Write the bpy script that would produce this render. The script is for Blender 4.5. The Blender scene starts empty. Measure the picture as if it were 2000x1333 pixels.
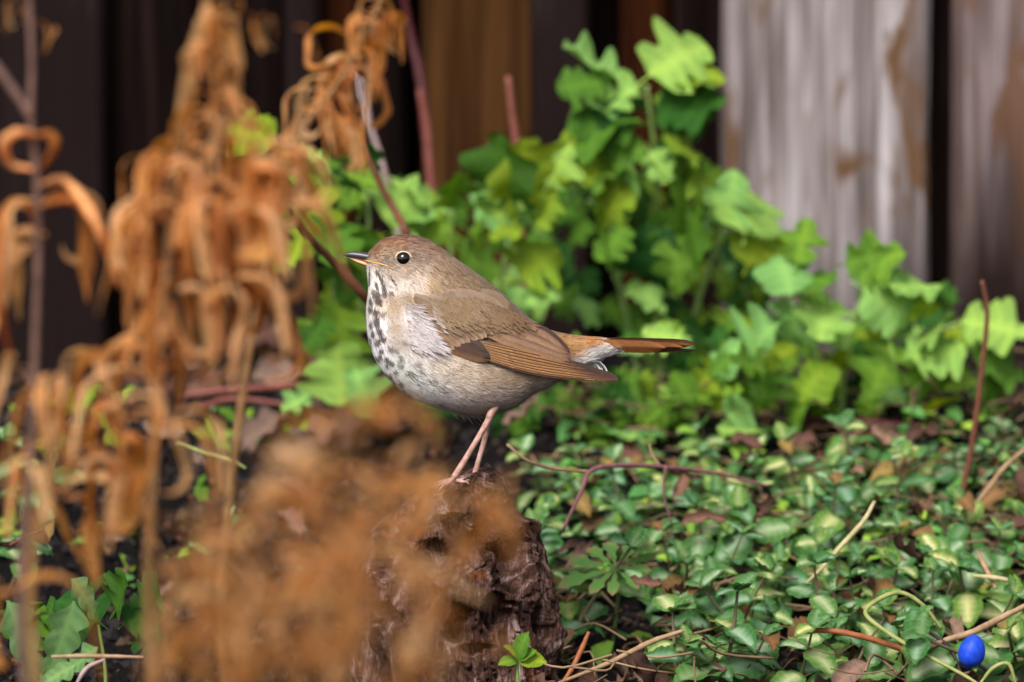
import bpy, math, random
import numpy as np
from mathutils import Vector, Matrix, noise
from mathutils.bvhtree import BVHTree

random.seed(7); RNG = np.random.default_rng(7)
SC = bpy.context.scene
COL = SC.collection

# ---------------------------------------------------------------- camera, light, exposure
CAM = Vector((0.0, -3.0, 0.45)); TGT = Vector((0.0, 0.0, 0.162))
cam_d = bpy.data.cameras.new('camera'); cam = bpy.data.objects.new('camera', cam_d); COL.objects.link(cam)
cam.location = CAM
FWD = (TGT - CAM).normalized(); RIGHT = Vector((1, 0, 0)); UP = RIGHT.cross(FWD).normalized()
cam.rotation_euler = FWD.to_track_quat('-Z', 'Y').to_euler()
cam_d.sensor_width = 36; cam_d.lens = 225; cam_d.clip_start = 0.05; cam_d.clip_end = 500
cam_d.dof.use_dof = True; cam_d.dof.focus_distance = 2.99; cam_d.dof.aperture_fstop = 8.4
cam_d.dof.aperture_blades = 9
SC.camera = cam

w = bpy.data.worlds.new('World'); SC.world = w; w.use_nodes = True
nt = w.node_tree; bg = nt.nodes['Background']
SUN_EL, SUN_AZ = 46.0, 202.0       # high, soft, a little in front and from the left
sky = nt.nodes.new('ShaderNodeTexSky'); sky.sky_type = 'NISHITA'; sky.sun_disc = False
sky.sun_elevation = math.radians(SUN_EL); sky.sun_rotation = math.radians(SUN_AZ)
sky.dust_density = 4.0; sky.air_density = 1.0
hs = nt.nodes.new('ShaderNodeHueSaturation'); hs.inputs['Saturation'].default_value = 0.35
nt.links.new(sky.outputs[0], hs.inputs['Color']); nt.links.new(hs.outputs[0], bg.inputs[0])
bg.inputs[1].default_value = 0.09
sun_d = bpy.data.lights.new('sun', 'SUN'); sun = bpy.data.objects.new('sun', sun_d); COL.objects.link(sun)
sun_d.energy = 2.2; sun_d.angle = math.radians(24); sun_d.color = (1.0, 0.96, 0.9)
_az, _el = math.radians(SUN_AZ), math.radians(SUN_EL)
sdir = Vector((math.sin(_az) * math.cos(_el), math.cos(_az) * math.cos(_el), math.sin(_el)))
sun.rotation_euler = sdir.to_track_quat('Z', 'Y').to_euler()
SC.view_settings.view_transform = 'Standard'; SC.view_settings.look = 'None'
SC.view_settings.exposure = 1.05; SC.view_settings.gamma = 1.0; SC.view_settings.use_curve_mapping = False
SC.render.engine = 'CYCLES'
SC.cycles.use_denoising = True
SC.cycles.max_bounces = 5; SC.cycles.transparent_max_bounces = 6
SC.cycles.transmission_bounces = 4; SC.cycles.glossy_bounces = 2; SC.cycles.diffuse_bounces = 2

# ---------------------------------------------------------------- helpers
KPX = 36.0 / 225.0 / 2000.0
S = 0.000241                        # metres to one photo pixel at the bird
def at(px, py, Y):                  # the point at distance Y behind the bird's plane that the photo shows at px, py
    d = FWD + RIGHT * ((px - 1000) * KPX) + UP * ((666.5 - py) * KPX)
    return CAM + d * ((Y - CAM.y) / d.y)
def proj(p):
    v = p - CAM; z = v.dot(FWD)
    return 1000 + v.dot(RIGHT) / z / KPX, 666.5 - v.dot(UP) / z / KPX
def lin(c):
    return tuple((x / 255 / 12.92 if x / 255 <= 0.04045 else ((x / 255 + 0.055) / 1.055) ** 2.4) for x in c)
def new_mesh(name, verts, faces, mat=None, smooth=True, cols=None):
    me = bpy.data.meshes.new(name)
    me.from_pydata([tuple(v) for v in verts], [], [tuple(f) for f in faces])
    if mat is not None: me.materials.append(mat)
    if smooth: me.polygons.foreach_set('use_smooth', [True] * len(me.polygons))
    if cols is not None:
        a = me.color_attributes.new('Col', 'FLOAT_COLOR', 'POINT')
        arr = np.ones((len(verts), 4), np.float32); arr[:, :3] = np.asarray(cols, np.float32)[:, :3]
        a.data.foreach_set('color', arr.ravel())
    me.update()
    return me
def link(name, data, parent=None, loc=None, label=None, cat=None, group=None, kind=None):
    o = bpy.data.objects.new(name, data); COL.objects.link(o)
    if loc is not None: o.location = loc
    if parent is not None: o.parent = parent
    if label: o['label'] = label
    if cat: o['category'] = cat
    if group: o['group'] = group
    if kind: o['kind'] = kind
    return o
def child(name, data, parent, kind=None, world=False, label=None):
    o = link(name, data, parent, kind=kind, label=label)
    if world: o.matrix_parent_inverse = parent.matrix_basis.inverted()
    return o
def spline(pts, n):                 # Catmull-Rom through the points
    P = [np.array(p, float) for p in pts]
    P = [2 * P[0] - P[1]] + P + [2 * P[-1] - P[-2]]
    out = []; m = len(P) - 3
    for i in range(n):
        t = i / (n - 1) * m; k = min(int(t), m - 1); t -= k
        a, b, c, d = P[k:k + 4]
        out.append(0.5 * (2 * b + (c - a) * t + (2 * a - 5 * b + 4 * c - d) * t * t + (3 * b - a - 3 * c + d) * t ** 3))
    return np.array(out)
def tube(pts, radii, sides=7, n=None, wob=0.0):
    n = n or max(6, len(pts) * 4)
    P = spline(pts, n); R = np.interp(np.linspace(0, 1, n), np.linspace(0, 1, len(radii)), radii)
    T = np.gradient(P, axis=0); T /= np.linalg.norm(T, axis=1)[:, None] + 1e-12
    ref = np.array([0, 1, 0.13]); V = []; F = []
    for i in range(n):
        a = np.cross(T[i], ref); a /= np.linalg.norm(a) + 1e-12; b = np.cross(T[i], a)
        for k in range(sides):
            th = 2 * math.pi * k / sides
            r = R[i] * (1 + wob * math.sin(i * 1.7 + k * 2.1))
            V.append(P[i] + (a * math.cos(th) + b * math.sin(th)) * r)
    for i in range(n - 1):
        for k in range(sides):
            F.append((i * sides + k, i * sides + (k + 1) % sides, (i + 1) * sides + (k + 1) % sides, (i + 1) * sides + k))
    F.append(tuple(range(sides))[::-1]); F.append(tuple((n - 1) * sides + k for k in range(sides)))
    return V, F
def merge(parts):
    V = []; F = []
    for v, f in parts:
        o = len(V); V.extend(v); F.extend(tuple(i + o for i in q) for q in f)
    return V, F

# ---------------------------------------------------------------- materials
def mat_new(name):
    m = bpy.data.materials.new(name); m.use_nodes = True
    return m, m.node_tree, m.node_tree.nodes['Principled BSDF']
def N(nt, typ, **kw):
    n = nt.nodes.new(typ)
    for k, v in kw.items():
        if k in n.inputs: n.inputs[k].default_value = v
        else: setattr(n, k, v)
    return n
def ramp(nt, fac, stops):
    r = nt.nodes.new('ShaderNodeValToRGB'); cr = r.color_ramp
    while len(cr.elements) < len(stops): cr.elements.new(0.5)
    for e, (p, c) in zip(cr.elements, stops): e.position = p; e.color = (*c, 1)
    nt.links.new(fac, r.inputs[0]); return r
def mixc(nt, fac, a, b, blend='MIX'):
    m = nt.nodes.new('ShaderNodeMix'); m.data_type = 'RGBA'; m.blend_type = blend
    for s, v in ((0, fac), (6, a), (7, b)):
        if isinstance(v, (int, float)): m.inputs[s].default_value = v
        elif isinstance(v, tuple): m.inputs[s].default_value = (*v, 1)
        else: nt.links.new(v, m.inputs[s])
    return m.outputs[2]
def bump(nt, bsdf, h, strength, dist):
    b = nt.nodes.new('ShaderNodeBump'); b.inputs['Strength'].default_value = strength; b.inputs['Distance'].default_value = dist
    nt.links.new(h, b.inputs['Height']); nt.links.new(b.outputs[0], bsdf.inputs['Normal'])
def mat_leaf(name, ca, cb, cc, rough=0.45, trans=0.3, spec=0.4, hue=0.0, bscale=900, brt=0.6):
    """vertex colour 'Col' (veins, stripes, edge wear) times a tint that varies from leaf to leaf"""
    m, nt, b = mat_new(name)
    at_ = N(nt, 'ShaderNodeAttribute', attribute_name='Col')
    oi = N(nt, 'ShaderNodeObjectInfo')
    r = ramp(nt, oi.outputs['Random'], [(0.0, ca), (0.45, cb), (1.0, cc)])
    geo = N(nt, 'ShaderNodeTexCoord')
    nz = N(nt, 'ShaderNodeTexNoise', Scale=bscale * 0.12, Detail=4.0)
    nt.links.new(geo.outputs['Object'], nz.inputs['Vector'])
    v = ramp(nt, nz.outputs[0], [(0.25, (0.72, 0.72, 0.72)), (0.75, (1.2, 1.2, 1.2))])
    c = mixc(nt, 1.0, at_.outputs['Color'], r.outputs[0], 'MULTIPLY')
    c = mixc(nt, 1.0, c, v.outputs[0], 'MULTIPLY')
    nt.links.new(c, b.inputs['Base Color'])
    b.inputs['Roughness'].default_value = rough; b.inputs['Specular IOR Level'].default_value = spec
    n2 = N(nt, 'ShaderNodeTexNoise', Scale=bscale, Detail=3.0); nt.links.new(geo.outputs['Object'], n2.inputs['Vector'])
    bump(nt, b, n2.outputs[0], brt, 0.0006)
    tr = N(nt, 'ShaderNodeBsdfTranslucent'); mx = N(nt, 'ShaderNodeMixShader'); mx.inputs[0].default_value = trans
    sat = N(nt, 'ShaderNodeHueSaturation', Saturation=1.15, Value=1.25, Hue=0.5 - hue)
    nt.links.new(c, sat.inputs['Color']); nt.links.new(sat.outputs[0], tr.inputs['Color'])
    nt.links.new(b.outputs[0], mx.inputs[1]); nt.links.new(tr.outputs[0], mx.inputs[2])
    nt.links.new(mx.outputs[0], nt.nodes['Material Output'].inputs['Surface'])
    return m
def mat_stem(name, ca, cb, rough=0.55, scale=220):
    m, nt, b = mat_new(name)
    tc = N(nt, 'ShaderNodeTexCoord'); nz = N(nt, 'ShaderNodeTexNoise', Scale=scale, Detail=5.0)
    nt.links.new(tc.outputs['Object'], nz.inputs['Vector'])
    r = ramp(nt, nz.outputs[0], [(0.3, ca), (0.7, cb)]); nt.links.new(r.outputs[0], b.inputs['Base Color'])
    b.inputs['Roughness'].default_value = rough; b.inputs['Specular IOR Level'].default_value = 0.25
    bump(nt, b, nz.outputs[0], 0.5, 0.0005); return m
def mat_col(name, rough=0.6, spec=0.3, nscale=1500, nb=0.4, nd=0.0003, sheen=0.0):
    m, nt, b = mat_new(name)
    a = N(nt, 'ShaderNodeAttribute', attribute_name='Col')
    tc = N(nt, 'ShaderNodeTexCoord'); nz = N(nt, 'ShaderNodeTexNoise', Scale=nscale, Detail=3.0)
    nt.links.new(tc.outputs['Object'], nz.inputs['Vector'])
    v = ramp(nt, nz.outputs[0], [(0.3, (0.85, 0.85, 0.85)), (0.7, (1.12, 1.12, 1.12))])
    nt.links.new(mixc(nt, 1.0, a.outputs['Color'], v.outputs[0], 'MULTIPLY'), b.inputs['Base Color'])
    b.inputs['Roughness'].default_value = rough; b.inputs['Specular IOR Level'].default_value = spec
    b.inputs['Sheen Weight'].default_value = sheen
    if nb: bump(nt, b, nz.outputs[0], nb, nd)
    return m
# ---------------------------------------------------------------- ground
def fnoise(x, y, z=0.0, s=1.0, o=4):
    return noise.fractal(Vector((x * s, y * s, z * s)), 1.0, 2.0, o)
def ground_z(x, y):
    if abs(x) > 2.5 or y < -3.2 or y > 2.5: return 0.0
    h = 0.016 * fnoise(x, y, 1.3, 5.0, 3) + 0.006 * fnoise(x, y, 4.1, 28, 3)
    t = min(1, max(0, (y + .03) / .62)); h += 0.078 * t * t * (3 - 2 * t) * (1 if y < 1.6 else max(0, 1 - (y - 1.6) / .8))     # the bed rises towards the fence
    return h - 0.012
xs = np.concatenate([-np.geomspace(60, 0.75, 14), np.linspace(-0.7, 0.7, 200), np.geomspace(0.75, 60, 14)])
ys = np.concatenate([-np.geomspace(60, 1.3, 14), np.linspace(-1.25, 1.45, 300), np.geomspace(1.5, 60, 12)])
V = [(x, y, ground_z(x, y) + (0.0035 * fnoise(x, y, 9, 110, 2) if abs(x) < .7 and -1.25 <= y <= 1.45 else 0)) for y in ys for x in xs]
nx = len(xs); F = [(j * nx + i, j * nx + i + 1, (j + 1) * nx + i + 1, (j + 1) * nx + i) for j in range(len(ys) - 1) for i in range(nx - 1)]
M_soil, nt, b = mat_new('soil')
tc = N(nt, 'ShaderNodeTexCoord'); n1 = N(nt, 'ShaderNodeTexNoise', Scale=90.0, Detail=8.0, Roughness=0.7)
nt.links.new(tc.outputs['Object'], n1.inputs['Vector'])
r = ramp(nt, n1.outputs[0], [(0.3, (0.002, 0.0018, 0.002)), (0.55, (0.006, 0.0045, 0.005)), (0.72, (0.018, 0.010, 0.007))])
nt.links.new(r.outputs[0], b.inputs['Base Color']); b.inputs['Roughness'].default_value = 0.8; b.inputs['Specular IOR Level'].default_value = 0.08
n2 = N(nt, 'ShaderNodeTexNoise', Scale=320.0, Detail=6.0); nt.links.new(tc.outputs['Object'], n2.inputs['Vector'])
bump(nt, b, n2.outputs[0], 1.0, 0.004)
link('ground', new_mesh('ground', V, F, M_soil), kind='structure')

# ---------------------------------------------------------------- fence
def mat_wood(name, base, light, dark, damp=0.0, low_dark_z=0.2, warm=None, seed=0.0, contrast=1.0):
    m, nt, b = mat_new(name)
    tc = N(nt, 'ShaderNodeTexCoord')
    mp = N(nt, 'ShaderNodeMapping'); mp.inputs['Scale'].default_value = (1, 1, 0.045); mp.inputs['Location'].default_value = (seed, seed * 0.7, seed * 0.03)
    nt.links.new(tc.outputs['Object'], mp.inputs['Vector'])
    g1 = N(nt, 'ShaderNodeTexNoise', Scale=95.0, Detail=6.0, Distortion=0.6); nt.links.new(mp.outputs[0], g1.inputs['Vector'])
    g2 = N(nt, 'ShaderNodeTexNoise', Scale=230.0, Detail=4.0); nt.links.new(mp.outputs[0], g2.inputs['Vector'])
    c = ramp(nt, g1.outputs[0], [(0.30, dark), (0.5, base), (0.70, light)]).outputs[0]
    v = ramp(nt, g2.outputs[0], [(0.38, (0.55, 0.53, 0.52)), (0.62, (1.25, 1.25, 1.25))]).outputs[0]
    c = mixc(nt, 0.8 * contrast, c, v, 'MULTIPLY')
    # brown knots and stains
    mp2 = N(nt, 'ShaderNodeMapping'); mp2.inputs['Scale'].default_value = (1, 1, 0.33); mp2.inputs['Location'].default_value = (seed * 1.7 + 3, 0, seed)
    nt.links.new(tc.outputs['Object'], mp2.inputs['Vector'])
    k = N(nt, 'ShaderNodeTexNoise', Scale=30.0, Detail=3.0, Distortion=1.2); nt.links.new(mp2.outputs[0], k.inputs['Vector'])
    kf = ramp(nt, k.outputs[0], [(0.54, (0, 0, 0)), (0.64, (1, 1, 1))]).outputs[0]
    if warm: c = mixc(nt, kf, c, warm)
    if damp:  # board colour runs to near-black towards the foot, with a ragged upper edge
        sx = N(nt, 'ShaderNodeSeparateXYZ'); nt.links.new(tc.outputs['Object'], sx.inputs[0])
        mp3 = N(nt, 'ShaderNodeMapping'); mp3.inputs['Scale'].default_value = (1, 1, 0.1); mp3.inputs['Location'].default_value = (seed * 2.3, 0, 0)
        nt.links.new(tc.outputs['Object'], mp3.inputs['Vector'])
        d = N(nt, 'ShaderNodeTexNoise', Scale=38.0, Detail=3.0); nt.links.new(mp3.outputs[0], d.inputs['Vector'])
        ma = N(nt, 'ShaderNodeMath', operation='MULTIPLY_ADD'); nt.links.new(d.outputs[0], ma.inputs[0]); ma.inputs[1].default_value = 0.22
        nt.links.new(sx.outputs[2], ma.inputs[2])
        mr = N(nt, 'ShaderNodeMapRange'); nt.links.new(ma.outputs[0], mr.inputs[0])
        mr.inputs[1].default_value = low_dark_z + 0.06; mr.inputs[2].default_value = low_dark_z + 0.17; mr.inputs[3].default_value = 1; mr.inputs[4].default_value = 0
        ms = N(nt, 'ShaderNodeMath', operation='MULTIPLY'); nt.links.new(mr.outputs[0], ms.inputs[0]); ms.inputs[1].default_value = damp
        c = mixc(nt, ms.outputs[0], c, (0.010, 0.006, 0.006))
    nt.links.new(c, b.inputs['Base Color']); b.inputs['Roughness'].default_value = 0.85; b.inputs['Specular IOR Level'].default_value = 0.02
    bump(nt, b, g2.outputs[0], 0.8, 0.0015)
    return m
FY = 0.80                                  # front of the fence
FENCE = link('wooden_fence', None, loc=(0, FY, 0), label='weathered vertical-board wooden fence behind the green plants', cat='fence')
def board(x0, x1, y, th, top, mat, name='board', parent=FENCE, z0=-0.02):
    n = 14; V = []; F = []; ba = 0.004
    prof = [(x0, y + ba), (x0 + ba, y), (x1 - ba, y), (x1, y + ba), (x1, y + th), (x0, y + th)]
    sd = random.random() * 50; k = len(prof)
    for i in range(n):
        z = z0 + (top - z0) * i / (n - 1)
        dx = 0.0022 * noise.noise(Vector((sd, z * 6, 0))); dy = 0.002 * noise.noise(Vector((sd + 9, z * 4, 0)))
        V += [(p[0] + dx + 0.001 * noise.noise(Vector((sd, z * 30, q))), p[1] + dy - FY, z) for q, p in enumerate(prof)]
    for i in range(n - 1):
        for q in range(k): F.append((i * k + q, i * k + (q + 1) % k, (i + 1) * k + (q + 1) % k, (i + 1) * k + q))
    F.append(tuple(range(k))[::-1]); F.append(tuple((n - 1) * k + q for q in range(k)))
    return child(name, new_mesh('board', V, F, mat, smooth=False), parent)
def fx(px, Y): return at(px, 300, Y).x
W_lightgrey = mat_wood('wood_light_grey', (0.21, 0.18, 0.182), (0.38, 0.35, 0.365), (0.08, 0.06, 0.054), damp=0.85, low_dark_z=0.115, warm=(0.10, 0.055, 0.03), seed=1.0)
W_pinkgrey = mat_wood('wood_pink_grey', (0.12, 0.085, 0.08), (0.24, 0.195, 0.205), (0.06, 0.04, 0.037), damp=0.95, low_dark_z=0.16, warm=(0.11, 0.06, 0.04), seed=4.3)
W_darkgrey = mat_wood('wood_dark_grey', (0.024, 0.016, 0.014), (0.058, 0.048, 0.050), (0.008, 0.005, 0.0045), damp=0.93, low_dark_z=0.335, seed=7.7)
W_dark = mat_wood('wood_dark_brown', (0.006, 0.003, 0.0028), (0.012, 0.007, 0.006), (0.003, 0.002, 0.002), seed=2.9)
W_brown = mat_wood('wood_brown', (0.042, 0.018, 0.006), (0.068, 0.03, 0.010), (0.020, 0.009, 0.004), seed=5.5, contrast=0.5)
W_rust = mat_wood('wood_rusty_brown', (0.022, 0.006, 0.002), (0.04, 0.012, 0.004), (0.008, 0.003, 0.0015), seed=8.1)
TOP = 1.5
Y0, Y1 = FY, FY + 0.024                    # front boards, back boards
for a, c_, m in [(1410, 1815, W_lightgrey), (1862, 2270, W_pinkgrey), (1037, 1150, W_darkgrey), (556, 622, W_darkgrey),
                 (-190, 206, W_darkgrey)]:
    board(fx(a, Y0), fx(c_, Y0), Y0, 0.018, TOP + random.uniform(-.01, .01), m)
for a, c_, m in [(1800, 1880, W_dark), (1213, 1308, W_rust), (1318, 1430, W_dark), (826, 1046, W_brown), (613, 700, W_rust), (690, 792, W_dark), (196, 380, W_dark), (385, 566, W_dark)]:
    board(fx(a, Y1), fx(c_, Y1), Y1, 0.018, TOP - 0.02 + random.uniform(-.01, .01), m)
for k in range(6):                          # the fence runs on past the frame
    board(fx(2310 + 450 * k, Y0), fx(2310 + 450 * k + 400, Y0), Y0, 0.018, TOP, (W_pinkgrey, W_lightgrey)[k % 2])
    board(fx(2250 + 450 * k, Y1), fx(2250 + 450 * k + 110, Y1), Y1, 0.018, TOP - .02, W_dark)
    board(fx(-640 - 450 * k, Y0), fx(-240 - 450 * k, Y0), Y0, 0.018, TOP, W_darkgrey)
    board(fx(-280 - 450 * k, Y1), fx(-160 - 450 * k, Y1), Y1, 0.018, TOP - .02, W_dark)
for z in (0.5, 1.25):
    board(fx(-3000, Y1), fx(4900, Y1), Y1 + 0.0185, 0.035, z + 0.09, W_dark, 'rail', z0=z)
# close boards added on the far face, overlapping to keep light out of the gaps
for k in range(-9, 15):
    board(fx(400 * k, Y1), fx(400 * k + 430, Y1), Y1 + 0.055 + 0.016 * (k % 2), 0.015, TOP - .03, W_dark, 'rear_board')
# ---------------------------------------------------------------- bird
BIRD = link('bird', None, loc=at(905, 935, 0.0), label='spotted brown thrush standing in profile on the gnarled wood stump', cat='bird')
bpy.context.view_layer.update()
STN = [  # upper outline, lower outline, half width (photo pixels)
 ((716, 500), (716, 517), 6), ((724, 489), (718, 537), 19), ((742, 472), (720, 566), 34), ((770, 461), (716, 602), 45),
 ((802, 460), (717, 648), 51), ((842, 473), (730, 694), 60), ((882, 501), (757, 737), 73), ((922, 529), (800, 773), 82),
 ((966, 562), (862, 797), 85), ((1006, 598), (930, 808), 80), ((1041, 628), (992, 799), 68), ((1072, 645), (1036, 772), 53),
 ((1102, 653), (1076, 752), 40), ((1132, 657), (1120, 731), 30), ((1168, 660), (1168, 704), 20), ((1200, 664), (1200, 690), 9)]
NS, NR = 72, 56
up_ = spline([s[0] for s in STN], NS); lo_ = spline([s[1] for s in STN], NS); hw_ = spline([(s[2],) for s in STN], NS)[:, 0]
V = []; F = []
for i in range(NS):
    a = at(up_[i][0], up_[i][1], 0); c = at(lo_[i][0], lo_[i][1], 0)
    mid = (a + c) / 2; h = (a - c) / 2
    for k in range(NR):
        th = 2 * math.pi * k / NR; cs, sn = math.cos(th), math.sin(th)
        e = 0.88
        p = mid + h * (math.copysign(abs(cs) ** e, cs)) + Vector((0, -1, 0)) * (hw_[i] * S * math.copysign(abs(sn) ** e, sn))
        V.append(p)
for i in range(NS - 1):
    for k in range(NR): F.append((i * NR + k, (i + 1) * NR + k, (i + 1) * NR + (k + 1) % NR, i * NR + (k + 1) % NR))
F.append(tuple(range(NR))); F.append(tuple((NS - 1) * NR + k for k in range(NR))[::-1])
BV = BVHTree.FromPolygons([tuple(v) for v in V], F)
def near(px, py):                   # the near flank of the body as the photo sees it
    d = (at(px, py, 0) - CAM).normalized(); h = BV.ray_cast(CAM, d)
    return h[0]
SMP = [(735,487,125,85,60),(760,468,120,80,58),(790,464,108,75,58),(820,470,108,78,62),(850,485,117,91,68),(775,480,138,102,76),(815,485,130,106,88),(795,474,120,88,70),
 (745,500,152,126,100),(755,510,118,106,96),(765,495,142,118,95),(810,500,112,94,82),(830,505,112,92,80),(800,530,155,135,117),(830,520,152,132,117),(850,525,134,110,86),
 (785,535,170,150,130),(770,540,169,151,138),(820,545,195,177,162),(840,550,163,137,106),(722,540,226,215,209),(735,560,240,232,226),(765,560,211,201,195),(790,560,213,203,193),(812,562,200,182,168),
 (850,560,139,116,89),(880,530,122,98,77),(900,545,117,95,73),(940,560,112,90,68),(980,590,109,85,64),(1020,620,114,87,64),(870,590,132,108,79),(900,600,129,104,77),(830,590,137,114,92),(800,582,155,132,108),
 (725,600,232,223,220),(720,640,232,224,224),(750,600,215,198,181),(770,605,175,150,125),(770,590,168,142,120),(750,640,249,241,240),(770,640,172,150,130),(800,620,220,209,207),(830,640,232,221,224),(850,670,220,210,212),(810,660,206,194,194),(780,670,175,160,150),
 (740,690,237,232,235),(770,710,221,220,215),(800,740,210,209,204),(830,760,204,201,198),(780,740,219,220,213),(870,780,187,176,176),(900,800,170,157,148),(850,790,187,176,176),(720,670,237,232,232),
 (860,710,201,186,170),(900,720,191,172,151),(900,750,189,174,161),(950,740,165,144,121),(950,770,165,148,139),(1000,745,147,123,101),(1000,770,161,144,136),(960,800,147,131,121),(1040,745,162,142,125),(1060,745,180,165,153),
 (1060,645,135,102,76),(1085,655,141,108,72),(1100,660,150,110,68),(1120,680,157,114,70),(1080,742,175,165,158),(1150,668,155,106,58),(1150,705,215,210,208),(1185,700,215,210,208),(1110,732,205,198,194),(870,615,131,106,78),(885,635,129,104,77),(920,645,127,102,75),(960,635,125,99,73),(1000,630,119,93,68),(885,655,134,108,88)]
SPX = np.array([s[:2] for s in SMP], float); SPC = np.array([lin(s[2:]) for s in SMP]) * 0.86
def base_col(px, py):
    d2 = ((SPX[:, 0] - px) ** 2 + (SPX[:, 1] - py) ** 2); w_ = 1 / (d2 + 60) ** 1.7
    return (SPC * w_[:, None]).sum(0) / w_.sum()
SPOT = [(737,579,6,9,.1),(743,590,8,10,.1),(725,591,4,9,.1),(724,607,5,9,.1),(735,611,5,9,.1),(737,630,5,15,.1),(744,648,6,11,.1),(751,663,7,9,.1),(725,637,4,10,.1),(737,671,5,9,.15),(747,687,6,8,.15),
 (764,684,7,8,.25),(772,687,8,6,.4),(808,684,10,6,.6),(745,699,5,8,.1),(757,703,5,8,.1),(765,711,6,8,.15),(757,715,4,7,.1),(783,703,7,9,.3),(783,716,7,6,.35),(810,709,8,7,.4),(819,721,8,5,.6),(841,703,9,6,.7),
 (773,728,5,7,.2),(800,731,8,6,.25),(811,744,8,4,.3),(835,741,11,5,.35),(841,759,8,5,.6),(856,755,11,6,.6),(749,615,6,8,.4),(793,672,7,5,.6),(729,655,4,9,.1),(742,668,4,7,.1),(760,740,5,6,.3),(785,752,7,4,.5),(826,690,8,4,.75),(870,742,10,5,.75),
 (731,573,4,7,.2),(752,577,7,6,.2),(764,575,6,5,.3)]
sp3 = [(near(a, c), rx, ry, k) for a, c, rx, ry, k in SPOT if near(a, c)]
rs = np.random.default_rng(3)
for _ in range(20):                 # the spots go on round the front of the breast
    th = rs.uniform(-0.5, 0.5) * .8; i = int(rs.uniform(16, 38)); k = int((math.pi + th) / (2 * math.pi) * NR) % NR
    sp3.append((Vector(V[i * NR + k]), 5, 8, 0.12))
SPP = np.array([tuple(s[0]) for s in sp3]); SPR = np.array([(s[1], s[2], s[3]) for s in sp3])
STRIPE = [((738, 531), (746, 545), 3.2), ((746, 545), (751, 560), 4), ((751, 560), (754, 574), 4.5), ((765, 543), (775, 560), 1.6), ((735, 553), (738, 566), 2.5),
          ((724, 528), (722, 560), 2.0)]
DARKB = np.array(lin((52, 38, 32)))
def bird_col(p, jit=True):
    q = Vector((p.x, -abs(p.y), p.z)); px, py = proj(q)
    c = base_col(px, py)
    dx = (SPP[:, 0] - p.x) / (SPR[:, 0] * S); dz = (SPP[:, 2] - p.z) / (SPR[:, 1] * S); dy = (np.abs(SPP[:, 1]) - abs(p.y)) / (SPR[:, 0] * 2.2 * S)
    dd = dx * dx * (0.35 if px < 745 else 1) + dz * dz + dy * dy
    f = np.clip(1.35 - dd, 0, 1) * (1 - SPR[:, 2]); m = f.max()
    for a, b_, r_ in STRIPE:
        ax, ay = a; bx, by = b_; L2 = (bx - ax) ** 2 + (by - ay) ** 2
        t = max(0, min(1, ((px - ax) * (bx - ax) + (py - ay) * (by - ay)) / L2))
        d = math.hypot(px - ax - t * (bx - ax), py - ay - t * (by - ay)); m = max(m, min(1, max(0, 1.5 - d / r_)) * 0.9)
    return c * (1 - m) + DARKB * m, px, py
M_plume = mat_col('plumage', rough=0.75, spec=0.15, nscale=1800, nb=0.3, sheen=0.15)
cols = [bird_col(v)[0] * 0.75 for v in V]
BODY = child('body', new_mesh('body', V, F, M_plume, cols=cols), BIRD, world=True)

WING_POLY = [(838, 606), (870, 592), (930, 590), (985, 612), (1040, 640), (1095, 662), (1116, 684), (1150, 715), (1215, 748), (1040, 737), (950, 711), (890, 692), (868, 668), (850, 640)]
def in_poly(x, y, P):
    c = False; j = len(P) - 1
    for i in range(len(P)):
        if (P[i][1] > y) != (P[j][1] > y) and x < (P[j][0] - P[i][0]) * (y - P[i][1]) / (P[j][1] - P[i][1]) + P[i][0]: c = not c
        j = i
    return c
WX = [780, 850, 900, 950, 1000, 1050, 1100, 1150, 1215]; WYv = [56, 77, 86, 88, 84, 73, 60, 48, 36]; WM = [630, 655, 672, 684, 695, 706, 716, 728, 743]
def wing_y(px, py):
    y = -np.interp(px, WX, WYv) * S; m = np.interp(px, WX, WM)
    up = max(0, m - py); y += (up / 120) ** 2 * 26 * S
    h = near(px, py)
    if h is not None: y = min(y, h.y - 1.6 * S)
    return y
# downy plumage: thousands of small barbs lying along the body
rs = np.random.default_rng(11)
PV = []; PF = []; PC = []
Va = np.array([tuple(v) for v in V]).reshape(NS, NR, 3)
def barb(root, d, nrm, L, wd, lift, col, curl=0.0):
    d = d / (np.linalg.norm(d) + 1e-12); side = np.cross(nrm, d); side /= np.linalg.norm(side) + 1e-12
    o = len(PV)
    for t, ww in ((0, .55), (.45, 1), (.8, .7)):
        c = root + d * L * t + nrm * (lift * L * t * (1.25 - t) + 0.00015) + side * curl * L * t * t
        PV.append(c - side * wd * ww / 2); PV.append(c + side * wd * ww / 2)
        f = 0.82 + 0.3 * t
        PC.append(col * f); PC.append(col * f)
    PV.append(root + d * L + nrm * (lift * L * .3 + 0.00012) + side * curl * L); PC.append(col * 1.15)
    PF.append((o, o + 1, o + 3, o + 2)); PF.append((o + 2, o + 3, o + 5, o + 4)); PF.append((o + 4, o + 5, o + 6))
du = np.gradient(Va, axis=0); dv = np.roll(Va, -1, 1) - np.roll(Va, 1, 1)
nrmA = np.cross(dv, du); nrmA /= np.linalg.norm(nrmA, axis=2)[:, :, None] + 1e-12
cen = Va.mean(1)
sgn = np.sign(((Va - cen[:, None, :]) * nrmA).sum(2)); nrmA *= sgn[:, :, None]
area = np.linalg.norm(np.cross(dv, du), axis=2); prob = area.ravel() / area.sum()
NB = 46000
pick = rs.choice(NS * NR, NB, p=prob)
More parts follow.
